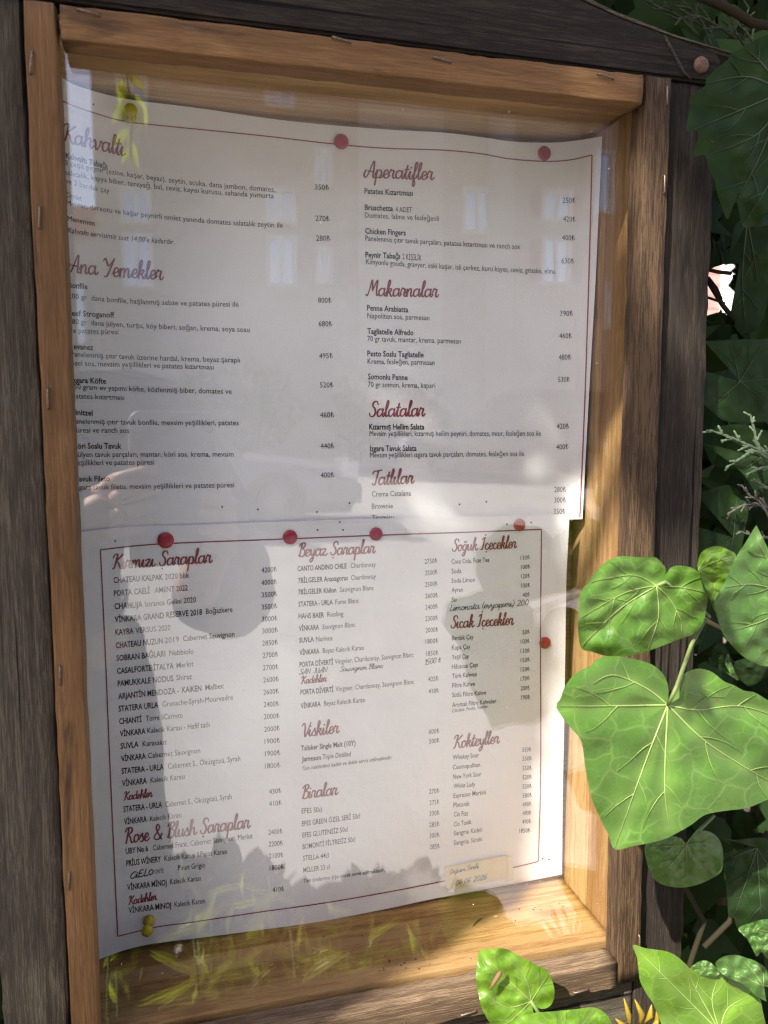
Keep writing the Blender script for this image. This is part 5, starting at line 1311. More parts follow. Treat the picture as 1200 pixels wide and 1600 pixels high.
under(m.build('limb', STEM, None, True), tree)

# ------------------------------------------------------------------ plants at the foot of the board, seen mirrored in the glass
def bed_shrub(name, label, cat, base, leaves, mat, shape, stems):
    t_ = thing(name, label, cat, base)
    m = MB()
    for p, sz, ax, nr in leaves: add_leaf(m, p, sz, ax, nr, shape, .1)
    under(m.build('foliage', mat), t_)
    m = MB()
    for q in stems: m.tube(q, .0016, 6)
    under(m.build('stem', STEMG, None, True), t_)
    return t_
def mirrored_plant(name, label, cat, clusters, mat, shape, n, sz0, sz1, seed, Y0, Y1, spread):
    r = random.Random(seed); L = []; st = []
    base = RP(sum(c[0] for c in clusters) / len(clusters), 1600, (Y0 + Y1) / 2); base.z = 0
    for cx_, cy_ in clusters:
        Y = r.uniform(Y0, Y1); tip = RP(cx_, cy_, Y)
        root = Vector((base.x + (tip.x - base.x) * .4, -Y + r.gauss(0, .02), 0))
        st.append([root, root.lerp(tip, .5) + Vector((r.gauss(0, .02), 0, 0)), tip])
        for _ in range(n):
            q = root.lerp(tip, r.uniform(.80, 1.0)) + Vector((r.gauss(0, spread), r.gauss(0, spread), r.gauss(0, spread * .6)))
            ax = Vector((r.gauss(0, 1.0), r.gauss(0, .5), r.uniform(-.5, 1.0)))
            L.append((q, r.uniform(sz0, sz1), ax, rvec(r)))
    return bed_shrub(name, label, cat, base, L, mat, shape, st)
mirrored_plant('golden_shrub', 'yellow green leafy shrub mirrored low in the glass below Rose & Blush', 'shrub', [(300, 1425), (330, 1395), (355, 1435), (375, 1410), (400, 1450), (345, 1480), (310, 1470), (420, 1480)], LEAF_YEL, NARROW, 26, .020, .042, 31, .20, .30, .024)
mirrored_plant('golden_shrub', 'yellow green leafy shrub mirrored on the case floor right of the first, under the beers', 'shrub', [(455, 1455), (500, 1470), (530, 1440), (545, 1490), (480, 1510), (575, 1480), (600, 1520), (520, 1540), (630, 1470), (655, 1445)], LEAF_YEL, NARROW, 22, .020, .042, 32, .20, .32, .026)
mirrored_plant('golden_shrub', 'small yellow green plant mirrored at the bottom left beside the grey post', 'shrub', [(170, 1490), (182, 1525), (178, 1560), (200, 1590)], LEAF_YEL, NARROW, 9, .018, .035, 33, .24, .32, .010)
def dark_bush(label, xs, Y, seed, n):
    r = random.Random(seed); L = []; st = []
    c = RP(sum(x for x, y in xs) / len(xs), 1500, Y); base = Vector((c.x, -Y, 0))
    for k in range(n):
        x, y = xs[r.randrange(len(xs))]
        top = RP(x + r.gauss(0, 16), y, Y + r.uniform(-.08, .10))
        z = top.z - (top.z - .1) * (r.random() ** 1.6) * .85
        p = Vector((top.x + r.gauss(0, .02), top.y, z - .03))
        L.append((p, r.uniform(.028, .055), Vector((r.gauss(0, .7), r.gauss(0, .5), r.uniform(0, 1.0))), rvec(r)))
    for k in range(6):
        x, y = xs[k * (len(xs) - 1) // 5]; st.append([base + Vector((r.gauss(0, .03), r.gauss(0, .03), 0)), RP(x, y + 40, Y)])
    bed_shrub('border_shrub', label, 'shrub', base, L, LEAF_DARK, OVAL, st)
dark_bush('dense dark green shrub mirrored below the wine list, left of the other dark shrub', [(150, 1330), (200, 1345), (250, 1335), (300, 1340), (340, 1350), (365, 1342), (390, 1352), (420, 1395), (450, 1400)], .58, 41, 1700)
dark_bush('dense dark green shrub mirrored under the beer list, its top ragged', [(470, 1405), (500, 1390), (530, 1380), (560, 1395), (590, 1365), (620, 1360), (645, 1385), (680, 1410), (720, 1425), (780, 1450), (840, 1470)], .60, 42, 1800)
# trailing sprig with small yellow leaves
vine = thing('hanging_vine', 'thin trailing vine with small yellow leaves mirrored at the top left above Kahvaltı', 'vine', RP(205, 60, .30))
m = MB(); r = random.Random(9)
path = [(190, -60), (194, 60), (198, 120), (203, 150), (206, 190), (203, 240)]
m.tube([Vector((-.75, -.8, 2.7)), Vector((-.3, -.5, 2.45)), Vector((-.11, -.31, 1.9))] + [RP(x, y, .30) for x, y in path], .0010, 6); under(m.build('stem', STEMG, None, True), vine)
m = MB()
for x, y, s in ((190, 120, .022), (198, 112, .020), (183, 132, .022), (200, 140, .026), (212, 146, .024), (205, 152, .026), (216, 158, .022), (195, 148, .02), (202, 200, .018), (198, 214, .018), (206, 222, .018), (200, 236, .016)):
    a = r.uniform(-2.6, -.5)
    add_leaf(m, RP(x, y, .30), s, Vector((math.cos(a), r.gauss(0, .3), math.sin(a))), Vector((r.gauss(0, .4), 1, .3)), LANCE, .08)
under(m.build('foliage', LEAF_YEL), vine)
# ------------------------------------------------------------------ the photographer and the phone
def skin(name, verts, edges, radii, mat, parent, levels=2, root=0):
    me = bpy.data.meshes.new(name); me.from_pydata([tuple(v) for v in verts], edges, []); me.update()
    o = bpy.data.objects.new(name, me); C.objects.link(o)
    o.modifiers.new('s', 'SKIN')
    for i, d in enumerate(me.skin_vertices[0].data):
        rr = radii[i]; d.radius = rr if isinstance(rr, tuple) else (rr, rr); d.use_root = (i == root)
    su = o.modifiers.new('u', 'SUBSURF'); su.levels = levels; su.render_levels = levels
    bpy.context.view_layer.update()
    dg = bpy.context.evaluated_depsgraph_get()
    nm = bpy.data.meshes.new_from_object(o.evaluated_get(dg))
    bpy.data.objects.remove(o)
    nm.materials.clear(); nm.materials.append(mat)
    nm.polygons.foreach_set('use_smooth', [True] * len(nm.polygons))
    ob = bpy.data.objects.new(name, nm); C.objects.link(ob)
    if parent: under(ob, parent)
    return ob
SKIN_M = plain('skin', (.46, .27, .19), .55, .4, 0, .08, 60)
SHIRT = plain('dark_grey_shirt', (.075, .075, .085), .9, .2, 0, .15, 80)
TROU = plain('dark_trousers', (.045, .045, .055), .9, .2, 0, .15, 80)
HAIR = plain('dark_brown_hair', (.03, .02, .014), .6, .3, 0, .3, 200)
person = thing('person', 'person in dark clothes taking the picture with a raised phone, mirrored in the glass', 'person', (-.27, -.90, 0))
V = {'pel': (-.25, -.92, .93), 'wai': (-.25, -.915, 1.02), 'spi': (-.25, -.91, 1.09), 'che': (-.25, -.89, 1.25), 'nek0': (-.23, -.88, 1.40), 'nek': (-.235, -.86, 1.46), 'hea0': (-.24, -.84, 1.53), 'hea': (-.25, -.835, 1.61), 'hea2': (-.25, -.84, 1.68),
     'shR': (-.05, -.86, 1.36), 'elR': (.072, -.62, 1.055), 'wrR': (.000, -.475, 1.115), 'paR': (.044, -.425, 1.215),
     'shL': (-.41, -.86, 1.36), 'elL': (-.43, -.64, 1.07), 'wrL': (-.155, -.455, 1.175), 'paL': (-.090, -.43, 1.205),
     'hiR': (-.14, -.92, .88), 'knR': (-.125, -.90, .50), 'anR': (-.13, -.94, .10), 'toR': (-.125, -.80, .045),
     'hiL': (-.32, -.92, .88), 'knL': (-.33, -.90, .50), 'anL': (-.33, -.94, .10), 'toL': (-.335, -.80, .045)}
E_ = [('pel', 'wai'), ('wai', 'spi'), ('spi', 'che'), ('che', 'nek0'), ('nek0', 'nek'), ('nek', 'hea0'), ('hea0', 'hea'), ('hea', 'hea2'), ('che', 'shR'), ('shR', 'elR'), ('elR', 'wrR'), ('wrR', 'paR'), ('che', 'shL'), ('shL', 'elL'), ('elL', 'wrL'), ('wrL', 'paL'),
      ('pel', 'hiR'), ('hiR', 'knR'), ('knR', 'anR'), ('anR', 'toR'), ('pel', 'hiL'), ('hiL', 'knL'), ('knL', 'anL'), ('anL', 'toL')]
RAD = {'pel': (.135, .10), 'wai': (.125, .092), 'spi': (.12, .09), 'che': (.135, .10), 'nek0': .06, 'nek': .052, 'hea0': (.062, .07), 'hea': (.076, .092), 'hea2': (.06, .075), 'shR': .058, 'elR': .042, 'wrR': .027, 'paR': (.036, .018), 'shL': .058, 'elL': .042, 'wrL': .027, 'paL': (.036, .018),
       'hiR': .082, 'knR': .056, 'anR': .04, 'toR': .036, 'hiL': .082, 'knL': .056, 'anL': .04, 'toL': .036}
def sub(keys, grow, name, mat, lv=2, over=None):
    ks = list(keys); ix = {k: i for i, k in enumerate(ks)}
    ed = [(ix[a], ix[b]) for a, b in E_ if a in ix and b in ix]
    rd = []
    for k in ks:
        q = RAD[k]; q = q if isinstance(q, tuple) else (q, q); rd.append((q[0] + grow, q[1] + grow))
    return skin(name, [V[k] for k in ks], ed, rd, mat, person, lv)
# body: one surface, fingers grown from the palms
bv = {k: v for k, v in V.items()}; be = list(E_); br = dict(RAD)
camdir = {'r': right, 'u': up, 'b': back}
def cw(x, y, z):  # a point in the phone's own frame (right, up, towards the photographer)
    return CAM + right * x + up * y + back * z
def fingers(pal, sgn, side):
    # sgn -1: wraps the left rim, +1: the right rim; tips rest on the phone's back near its rim
    rim = -.060 if sgn < 0 else .041
    dy = 0 if sgn < 0 else -.030
    for i, (y, ln) in enumerate(((-.050 + dy, .95), (-.068 + dy, 1.0), (-.086 + dy, .95), (-.103 + dy, .8))):
        k = '%s%d' % (side, i)
        bv[k + 'a'] = tuple(cw(rim + sgn * .010, y - .004, .020)); br[k + 'a'] = .0092
        bv[k + 'b'] = tuple(cw(rim + sgn * .009, y + .002, -.006)); br[k + 'b'] = .0086
        bv[k + 'c'] = tuple(cw(rim - sgn * .012 * ln, y + .008, -.0085)); br[k + 'c'] = .0080
        bv[k + 'd'] = tuple(cw(rim - sgn * .031 * ln, y + .012, -.0075)); br[k + 'd'] = .0066
        be.extend([(pal, k + 'a'), (k + 'a', k + 'b'), (k + 'b', k + 'c'), (k + 'c', k + 'd')])
    k = side + 't'
    bv[k + 'a'] = tuple(cw(rim + sgn * .012, -.075, .034)); br[k + 'a'] = .011
    bv[k + 'b'] = tuple(cw(rim - sgn * .008, -.055, .027)); br[k + 'b'] = .0095
    bv[k + 'c'] = tuple(cw(rim - sgn * .022, -.038, .023)); br[k + 'c'] = .0080
    be.extend([(pal, k + 'a'), (k + 'a', k + 'b'), (k + 'b', k + 'c')])
bv['paL'] = tuple(cw(-.083, -.088, .030)); bv['paR'] = tuple(cw(.040, -.150, .034))
fingers('paL', -1, 'l'); fingers('paR', 1, 'r')
ks = list(bv); ix = {k: i for i, k in enumerate(ks)}
body = skin('body', [bv[k] for k in ks], [(ix[a], ix[b]) for a, b in be], [br[k] for k in ks], SKIN_M, person, 2)
V['paL'], V['paR'] = bv['paL'], bv['paR']
shirt_o = sub(['spi', 'wai', 'pel', 'che', 'nek0', 'shR', 'elR', 'wrR', 'shL', 'elL', 'wrL'], .019, 'shirt', SHIRT, 3)
trou_o = sub(['pel', 'wai', 'hiR', 'knR', 'anR', 'hiL', 'knL', 'anL'], .021, 'trousers', TROU, 3)
for o_ in (shirt_o, trou_o):      # folds in the cloth
    for v_ in o_.data.vertices:
        v_.co += v_.normal * (mnoise.noise(v_.co * 11) * .011 + mnoise.noise(v_.co * 26) * .005)
for s_ in ('R', 'L'):
    a, b = Vector(V['an' + s_]), Vector(V['to' + s_])
    skin('shoe', [a + Vector((0, 0, -.03)), b.lerp(a, .4) + Vector((0, 0, -.005)), b + Vector((0, .03, 0))], [(0, 1), (1, 2)], [(.047, .047), (.045, .04), (.038, .03)], TROU, person, 2)
m = MB(); Hm = Matrix.Translation((-.252, -.858, 1.632)) @ Matrix.Rotation(rad(-24), 4, 'X') @ Matrix.Diagonal((.090, .104, .100, 1))
m.lathe([(math.sin(math.pi * k / 14) + .001, -math.cos(math.pi * k / 14)) for k in range(3, 15)], 28, 0, Hm)
hair = under(m.build('hair', HAIR, None, True), person)
for v_ in hair.data.vertices: v_.co += v_.normal * (mnoise.noise(Vector((v_.co.x * 60, v_.co.y * 60, v_.co.z * 14))) * .007)
m = MB()
m.tube([(-.259, -.748, 1.615), (-.258, -.735, 1.590), (-.2575, -.724, 1.572), (-.258, -.742, 1.562)], [.007, .010, .013, .008], 8)
under(m.build('nose', SKIN_M, None, True), person)
EYE = plain('eye_white', (.7, .68, .66), .3); LIP = plain('lip', (.36, .14, .12), .5)
for dx in (-.031, .031):
    m = MB(); m.lathe([(.001, -.011), (.008, -.007), (.011, 0), (.008, .007), (.001, .011)], 12, 0, Matrix.Translation((-.259 + dx, -.757, 1.607))); under(m.build('eye', EYE, None, True), person)
    m = MB(); m.lathe([(.004, -.03), (.012, -.02), (.016, .004), (.012, .026), (.004, .032)], 10, 0, Matrix.Translation((-.26 + dx * 2.6, -.842, 1.60))); under(m.build('ear', SKIN_M, None, True), person)
m = MB(); m.tube([(-.285, -.752, 1.538), (-.27, -.744, 1.541), (-.258, -.742, 1.540), (-.246, -.744, 1.541), (-.232, -.752, 1.538)], [.003, .006, .007, .006, .003], 8)
under(m.build('mouth', LIP, None, True), person)

phone = thing('smartphone', 'grey smartphone held up in both hands, mirrored in the glass', 'phone', CAM + back * .006)
def rrect(x0, x1, y0, y1, r, n=6):
    out = []
    for cx_, cy_, a0 in ((x1 - r, y1 - r, 0), (x0 + r, y1 - r, 90), (x0 + r, y0 + r, 180), (x1 - r, y0 + r, 270)):
        for k in range(n + 1):
            a = rad(a0 + 90 * k / n); out.append((cx_ + r * math.cos(a), cy_ + r * math.sin(a)))
    return out
def slab(pts, z0, z1, name, mat):
    m = MB(); n = len(pts)
    e = .0012
    def inset(p, q):
        cx_ = sum(a for a, b in pts) / n; cy_ = sum(b for a, b in pts) / n
        return (p[0] + (cx_ - p[0]) * q, p[1] + (cy_ - p[1]) * q)
    rings = [[cw(*inset(p, .03), z0) for p in pts], [cw(*p, z0 + e) for p in pts], [cw(*p, z1 - e) for p in pts], [cw(*inset(p, .03), z1) for p in pts]]
    m.v = [tuple(v) for rg in rings for v in rg]
    for j in range(3):
        for k in range(n): m.f.append((j * n + k, j * n + (k + 1) % n, (j + 1) * n + (k + 1) % n, (j + 1) * n + k))
    m.f.append(tuple(reversed(range(n)))); m.f.append(tuple(3 * n + k for k in range(n))); m.m = [0] * len(m.f)
    return under(m.build(name, mat, None, True), phone)
PHB = NT('phone_back_grey').set(.35, .5, (.10, .10, .11)).m
slab(rrect(-.056, .040, -.145, .020, .012), .004, .014, 'case', PHB)
slab(rrect(-.054, .038, -.143, .018, .011), .0142, .0150, 'screen', NT('phone_screen').set(.1, .6, (.02, .02, .025)).m)
GLSS = NT('lens_glass').set(.05, .8, (.015, .015, .02)).m
for x, y in ((.026, .006), (.026, -.018), (-.020, .004)):
    m = MB(); Mx = Matrix((right, up, -back)).transposed().to_4x4(); Mx.translation = cw(x, y, .004)
    m.lathe([(.0075, 0), (.0075, .0012), (.0066, .0018), (.002, .0016)], 18, 0, Mx); under(m.build('lens', GLSS, None, True), phone)

# ------------------------------------------------------------------ parked cars
TYRE = plain('tyre_rubber', (.025, .025, .027), .8, .3); RIM = NT('alloy_rim').set(.35, .5, (.2, .2, .21), .5).m
CGL = NT('tinted_car_glass').set(.04, .8, (.02, .024, .028)).m
CHR = NT('bright_trim').set(.15, .6, (.75, .75, .77), 1).m
LRED = NT('tail_lamp_red').set(.15, .6, (.5, .01, .01)).m; LWH = NT('lamp_clear').set(.1, .7, (.75, .75, .74)).m
BLK = plain('black_plastic', (.025, .025, .027), .6)
LIT_RED = NT('lit_tail_lamp'); LIT_RED.b.inputs['Emission Color'].default_value = (1, .03, .02, 1); LIT_RED.b.inputs['Emission Strength'].default_value = 26; LIT_RED = LIT_RED.m
def car(name, label, cat, loc, rz, paint, L, W, H, suv, lit=False):
    root = thing(name, label, cat, loc); root.rotation_euler = (0, 0, rz)
    hl = L / 2
    belt = H * .60; low = .20
    if suv:
        prof = [(-hl, .34, .82), (-hl + .06, low, .98), (-hl + .25, low, belt), (-hl * .3, low, belt), (hl * .36, low, belt * .99), (hl * .5, low, belt * .93), (hl - .25, low, belt * .84), (hl - .06, low, .74), (hl, .36, .62)]
        cab = [(-hl + .16, belt, .06), (-hl + .52, H * .97, .2), (-hl * .2, H, .2), (hl * .12, H * .975, .2), (hl * .42, belt, .07)]
    else:
        prof = [(-hl, .36, .72), (-hl + .06, low, .88), (-hl + .3, low, belt * 1.02), (-hl * .45, low, belt), (hl * .3, low, belt), (hl * .45, low, belt * .95), (hl - .3, low, belt * .82), (hl - .07, low, .68), (hl, .36, .56)]
        cab = [(-hl + .45, belt, .06), (-hl * .42, H * .97, .22), (-hl * .1, H, .22), (hl * .1, H * .97, .22), (hl * .44, belt * .96, .07)]
    m = MB(); wd = [(-1, .90, .0), (-.985, 1, .5), (-.90, 1.0, .96), (-.6, 1, 1), (0, 1, 1.015), (.6, 1, 1), (.90, 1.0, .96), (.985, 1, .5), (1, .9, .0)]
    rows = []
    for x, z0, z1 in prof:
        e = 1 - .10 * (abs(x) / hl) ** 4
        row = [(x, -W / 2 * e * .96, z0), (x, -W / 2 * e, z0 + (z1 - z0) * .35), (x, -W / 2 * e, z0 + (z1 - z0) * .7), (x, -W / 2 * e * .95, z1 - .03), (x, -W / 2 * e * .85, z1), (x, 0, z1 + .02), (x, W / 2 * e * .85, z1), (x, W / 2 * e * .95, z1 - .03), (x, W / 2 * e, z0 + (z1 - z0) * .7), (x, W / 2 * e, z0 + (z1 - z0) * .35), (x, W / 2 * e * .96, z0)]
        rows.append(row)
    n = len(rows[0]); m.v = [p for q in rows for p in q]
    for j in range(len(rows) - 1):
        for k in range(n): m.f.append((j * n + k, (j + 1) * n + k, (j + 1) * n + (k + 1) % n, j * n + (k + 1) % n))
    m.f.append(tuple(range(n))); m.f.append(tuple((len(rows) - 1) * n + k for k in reversed(range(n))))
    # roof and pillars
    def ring(c, dz=0, grow=0):
        x, z, ins = c; w = W / 2 - .06 - ins * .75 + grow
        return (x, w, z + dz)
    for a, b in zip(cab[1:], cab[2:-1]):
        pass
    tp = cab[1:-1]
    base = len(m.v)
    for c in tp:
        x, w, z = ring(c); m.v += [(x, -w, z - .05), (x, -w + .05, z), (x, 0, z + .025), (x, w - .05, z), (x, w, z - .05), (x, 0, z - .045)]
    for j in range(len(tp) - 1):
        for k in range(6): m.f.append((base + j * 6 + k, base + (j + 1) * 6 + k, base + (j + 1) * 6 + (k + 1) % 6, base + j * 6 + (k + 1) % 6))
    m.f.append(tuple(base + k for k in range(6))); m.f.append(tuple(base + (len(tp) - 1) * 6 + k for k in reversed(range(6))))
    for sg in (-1, 1):
        for a, b in ((cab[0], cab[1]), (cab[-1], cab[-2])):
            xa, wa, za = ring(a); xb, wb, zb = ring(b); m.tube([(xa, sg * wa, za - .02), (xb, sg * (wb - .01), zb - .02)], .035, 6)
        xm = (cab[1][0] + cab[-2][0]) / 2 + .1; m.tube([(xm, sg * (W / 2 - .09), belt - .02), (xm, sg * (W / 2 - .235), H - .06)], .028, 6)
    m.m = [0] * len(m.f)
    b = m.build('body', paint, root, True)
    # windows
    def panel(pts, nm='window', mat=CGL):
        q = MB(); q.add(pts, [tuple(range(len(pts)))]); nn = len(pts)
        o2 = [Vector(p) for p in pts]; nrm = (o2[1] - o2[0]).cross(o2[-1] - o2[0]).normalized() * -.01
        q.add([p + nrm for p in o2], [tuple(reversed(range(nn)))])
        for k in range(nn): q.f.append((k, (k + 1) % nn, nn + (k + 1) % nn, nn + k)); q.m.append(0)
        return q.build(nm, mat, root)
    r0, r1, r2, r3, r4 = [ring(c) for c in cab]
    panel([(r0[0], -r0[1], r0[2]), (r0[0], r0[1], r0[2]), (r1[0], r1[1], r1[2] - .03), (r1[0], -r1[1], r1[2] - .03)])
    panel([(r4[0], r4[1], r4[2]), (r4[0], -r4[1], r4[2]), (r3[0], -r3[1], r3[2] - .03), (r3[0], r3[1], r3[2] - .03)])
    xm = (cab[1][0] + cab[-2][0]) / 2 + .1
    for sg in (-1, 1):
        bw, tw = sg * (W / 2 - .075), sg * (W / 2 - .225)
        A = [(r0[0] + .08, bw, belt), (xm - .03, bw, belt), (xm - .03, tw, H - .07), (r1[0] + .02, tw, r1[2] - .06)]
        Bq = [(xm + .03, bw, belt), (r4[0] - .1, bw, r4[2]), (r3[0], tw, r3[2] - .06), (xm + .03, tw, H - .07)]
        for q in (A, Bq): panel(q if sg < 0 else list(reversed(q)))
    # wheels
    for sx in (-1, 1):
        for sg in (-1, 1):
            Mx = Matrix.Translation((sx * hl * .60, sg * (W / 2 - .10), .325)) @ Matrix.Rotation(rad(90) * -sg, 4, 'X')
            w = MB(); w.lathe([(.20, -.1), (.30, -.1), (.325, -.07), (.325, .09), (.30, .115), (.21, .115), (.20, .08)], 28, 0, Mx)
            wh = w.build('wheel', TYRE, root, True)
            w = MB(); w.lathe([(.205, .09), (.19, .075), (.12, .085), (.05, .11), (.02, .112)], 20, 0, Mx); w.build('rim', RIM, wh, True)
    def bx(nm, a, bb, mat):
        q = MB(); q.box(a, bb); return q.build(nm, mat, root)
    bx('bumper', (-hl - .05, -W / 2 + .06, .34), (-hl + .1, W / 2 - .06, .52), BLK if suv else paint)
    bx('bumper', (hl - .1, -W / 2 + .08, .30), (hl + .05, W / 2 - .08, .50), BLK if suv else paint)
    for sg in (-1, 1):
        y0, y1 = sorted((sg * (W / 2 - .06), sg * (W / 2 - .26)))
        bx('tail_lamp', (-hl - .012, y0, .70), (-hl + .14, y1, .92 if not suv else 1.05), LRED)
        bx('headlight', (hl - .16, y0, .58), (hl + .012, y1, .74), LWH)
        y0, y1 = sorted((sg * (W / 2 + .02), sg * (W / 2 + .17))); bx('mirror', (hl * .36, y0, belt - .02), (hl * .36 + .1, y1, belt + .12), paint)
    bx('number_plate', (-hl - .058, -.26, .58), (-hl - .048, .26, .69), LWH)
    bx('grille', (hl - .02, -.45, .50), (hl + .016, .45, .64), BLK)
    if lit:
        bx('brake_light', (-hl - .024, -W / 2 + .09, 1.06), (-hl - .014, -W / 2 + .15, 1.12), LIT_RED)
    return root
def paintm(n, c): 
    t_ = NT(n).set(.3, .5, c, .3); t_.b.inputs['Coat Weight'].default_value = .6; return t_.m
def on_road(px, Y): 
    p = RP(px, 800, Y); return Vector((p.x, -Y, road_z(Y)))
car('parked_car', 'dark grey parked estate car mirrored under the pasta dishes, one red tail lamp lit', 'car', on_road(800, 13.3), rad(197), paintm('dark_grey_paint', (.055, .058, .065)), 4.4, 1.82, 1.66, True, True)
car('parked_car', 'graphite parked saloon mirrored behind the phone, nearer than the estate car', 'car', on_road(255, 8.6), rad(8), paintm('graphite_paint', (.17, .175, .19)), 4.3, 1.76, 1.42, False)
car('parked_car', 'white parked van mirrored at the right edge of the glass', 'car', on_road(1090, 12.6), rad(180), paintm('white_paint', (.62, .62, .62)), 4.9, 1.95, 1.95, True)

# ------------------------------------------------------------------ houses across the street
def stucco(name, c, sc=.8):
    t_ = NT(name).set(.9, .15); f_ = t_.noise(t_.coords((1, 1, .5), False), sc, 5)
    t_.l(t_.ramp(f_, [(.3, tuple(x * .86 for x in c)), (.7, tuple(min(1, x * 1.08) for x in c))]), t_.b.inputs['Base Color']); return t_.m
WGL = NT('window_glass_mirroring_sky').set(.02, 1.0, (.12, .14, .17)); WGL.b.inputs['IOR'].default_value = 3.2; WGL = WGL.m
FRW = plain('white_window_frame', (.62, .60, .56), .6); SHUT = plain('red_brown_shutter', (.26, .10, .075), .7)
def house(name, label, x0, x1, Y, z0, z1, mat, wins, roofmat, depth=9, parapet=.5, bands=()):
    root = thing(name, label, 'building', ((x0 + x1) / 2, -Y - depth / 2, z0))
    m = MB(); m.box((x0, -Y - depth, z0), (x1, -Y, z1)); under(m.build('wall', mat), root)
    m = MB(); m.box((x0 - .25, -Y - depth - .2, z1), (x1 + .25, -Y + .35, z1 + .22)); m.box((x0 - .05, -Y - depth, z1 + .22), (x1 + .05, -Y + .05, z1 + .22 + parapet)); under(m.build('roof', roofmat), root)
    for (xa, xb, bm_) in bands:
        m = MB(); m.box((xa, -Y, z0), (xb, -Y + .09, z1 - .002)); under(m.build('pilaster', bm_), root)
    for (cx_, cz_, w, h, sh) in wins:
        fo_ = MB(); t_ = .09
        for a, b_ in (((cx_ - w / 2 - t_, cz_ - h / 2 - t_), (cx_ + w / 2 + t_, cz_ - h / 2)), ((cx_ - w / 2 - t_, cz_ + h / 2), (cx_ + w / 2 + t_, cz_ + h / 2 + t_)), ((cx_ - w / 2 - t_, cz_ - h / 2), (cx_ - w / 2, cz_ + h / 2)), ((cx_ + w / 2, cz_ - h / 2), (cx_ + w / 2 + t_, cz_ + h / 2)), ((cx_ - .035, cz_ - h / 2), (cx_ + .035, cz_ + h / 2))):
            fo_.box((a[0], -Y - .02, a[1]), (b_[0], -Y + .07, b_[1]))
        f = under(fo_.build('window', FRW), root)
        q = MB(); q.add([(cx_ - w / 2, -Y + .02, cz_ - h / 2), (cx_ + w / 2, -Y + .02, cz_ - h / 2), (cx_ + w / 2, -Y + .0, cz_ + h / 2), (cx_ - w / 2, -Y + .0, cz_ + h / 2)], [(3, 2, 1, 0)])
        pn = q.build('pane', WGL); pn.parent = f; pn.matrix_parent_inverse = Matrix.Translation(root.location).inverted() @ Matrix.Identity(4)
        pn.matrix_parent_inverse = f.matrix_parent_inverse.copy() @ Matrix.Identity(4) if False else Matrix.Identity(4)
        if sh:
            q = MB()
            for sg in (-1, 1):
                xa = cx_ + sg * (w / 2 + .1 + w * .22); q.box((xa - w * .22, -Y, cz_ - h / 2), (xa + w * .22, -Y + .05, cz_ + h / 2))
            under(q.build('shutter', SHUT), root)
    return root
YH = 18.0
def hx(px): return RP(px, 400, YH).x
def hz(py, px=500): return RP(px, py, YH).z
sz_ = (YH + U + 2 * YG) / F
wins = []
for px, w in ((440, 34), (868, 42), (1010, 44), (215, 32)):
    for py, h in ((-20, 60), (145, 34), (322, 40), (408, 66)):
        wins.append((hx(px), hz(py, px), w * sz_, h * sz_, px in (868, 1010)))
for py in (262, 415): wins.append((hx(506), hz(py, 506), 15 * sz_, 44 * sz_, False))
for px, py, w, h in ((932, 297, 46, 88), (940, 485, 22, 66), (640, 330, 40, 60), (640, 150, 40, 60), (745, 330, 40, 60)): wins.append((hx(px), hz(py, px), w * sz_, h * sz_, False))
house('apartment_house', 'tall beige house across the street mirrored over the food menu, its windows reflecting sky', hx(152), hx(905) , YH, .5, hz(-140), stucco('beige_stucco', (.40, .345, .29)), [w for w in wins if hx(160) < w[0] < hx(890)], plain('roof_grey', (.2, .19, .18), .8), 9, .5, ((hx(560), hx(690), stucco('pale_stucco', (.52, .47, .41))), (hx(760), hx(800), stucco('pale_trim', (.5, .45, .4)))))
house('apartment_house', 'pinkish plastered house mirrored over the right side board, beside the tall beige one', hx(908), hx(1500), YH - .6, .5, hz(-60), stucco('pink_stucco', (.46, .33, .28)), [w for w in wins if w[0] > hx(915)], plain('roof_red', (.28, .10, .06), .8))
house('low_house', 'low whitewashed house mirrored at the far left behind the strip of sky', hx(-900), hx(144), YH + 2.5, .5, hz(352), stucco('white_stucco', (.55, .54, .52)), [(hx(60), hz(480), 1.2, 1.4, False)], plain('roof_tile', (.3, .12, .07), .8))
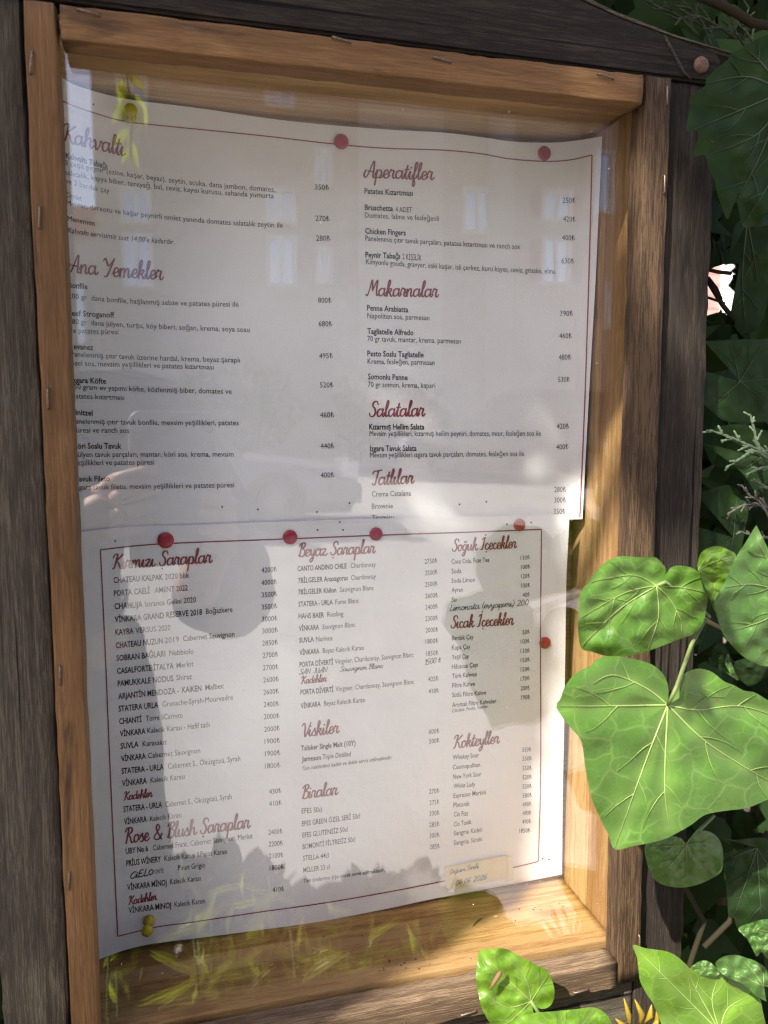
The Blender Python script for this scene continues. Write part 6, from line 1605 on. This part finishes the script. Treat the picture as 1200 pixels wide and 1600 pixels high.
# bushes and a hedge line along the far pavement
for i, (px, top, w) in enumerate(((300, 590, 60), (395, 568, 75), (560, 600, 50), (660, 610, 40), (980, 590, 70))):
    c = RP(px, 660, 16.6); r = random.Random(60 + i); D = (16.6 + .43)
    tz = RP(px, top, 16.6).z; hw = w / F * D
    root = thing('street_bush', ['rounded street bush mirrored left of the phone', 'widest street bush mirrored beside the Köfte prices', 'small street bush mirrored between the two menu columns', 'lowest street bush mirrored left of the estate car', 'street bush mirrored on the side board'][i], 'bush', (c.x, c.y, .6))
    m = MB()
    for _ in range(420):
        v = rvec(r) * (r.random() ** .4)
        p = Vector((c.x + v.x * hw, c.y + v.y * hw * .7, .65 + (tz - .65) * (.55 + .5 * v.z)))
        add_leaf(m, p, r.uniform(.12, .24), rvec(r), rvec(r) + Vector((0, 0, .5)), OVAL)
    under(m.build('foliage', LEAF_TREE), root)
    m = MB()
    for _ in range(5): m.tube([(c.x + r.gauss(0, .1), c.y, .55), (c.x + r.gauss(0, hw * .5), c.y, tz - .2)], .03, 6)
    under(m.build('stem', STEM), root)
# sunlit house behind the hedge, glimpsed through its gap
g = P(1122, 450, 62.0); px_m = U * 62 / F
root = thing('pink_house', 'sunlit pink and white house glimpsed through the gap in the dark hedge', 'building', (g.x, g.y, 0))
WHS = stucco('white_wall', (.62, .61, .58)); PKS = plain('pink_brick', (.34, .20, .18), .8, .2, 0, .15, 3)
m = MB(); m.box((g.x - 9, g.y, -.0), (g.x + .04 * 3, g.y + 6, g.z + 6)); under(m.build('pink_wall', PKS), root)
m = MB(); m.box((g.x + .04 * 3 + .003, g.y - .25, 0), (g.x + 3, g.y + 6, g.z + 6.0)); under(m.build('white_wall', WHS), root)
m = MB()
for k in range(12):
    z = g.z - 2.4 + k * .42; m.box((g.x - 9, g.y - .03, z), (g.x + .11, g.y - .001, z + .03))
under(m.build('cornice', plain('pale_pink_course', (.42, .27, .25), .8)), root)
m = MB(); m.box((g.x - 9.3, g.y - .5, g.z + 6.003), (g.x + 3.3, g.y + 6.3, g.z + 6.3)); under(m.build('roof', plain('roof_tile_far', (.3, .12, .07), .8)), root)
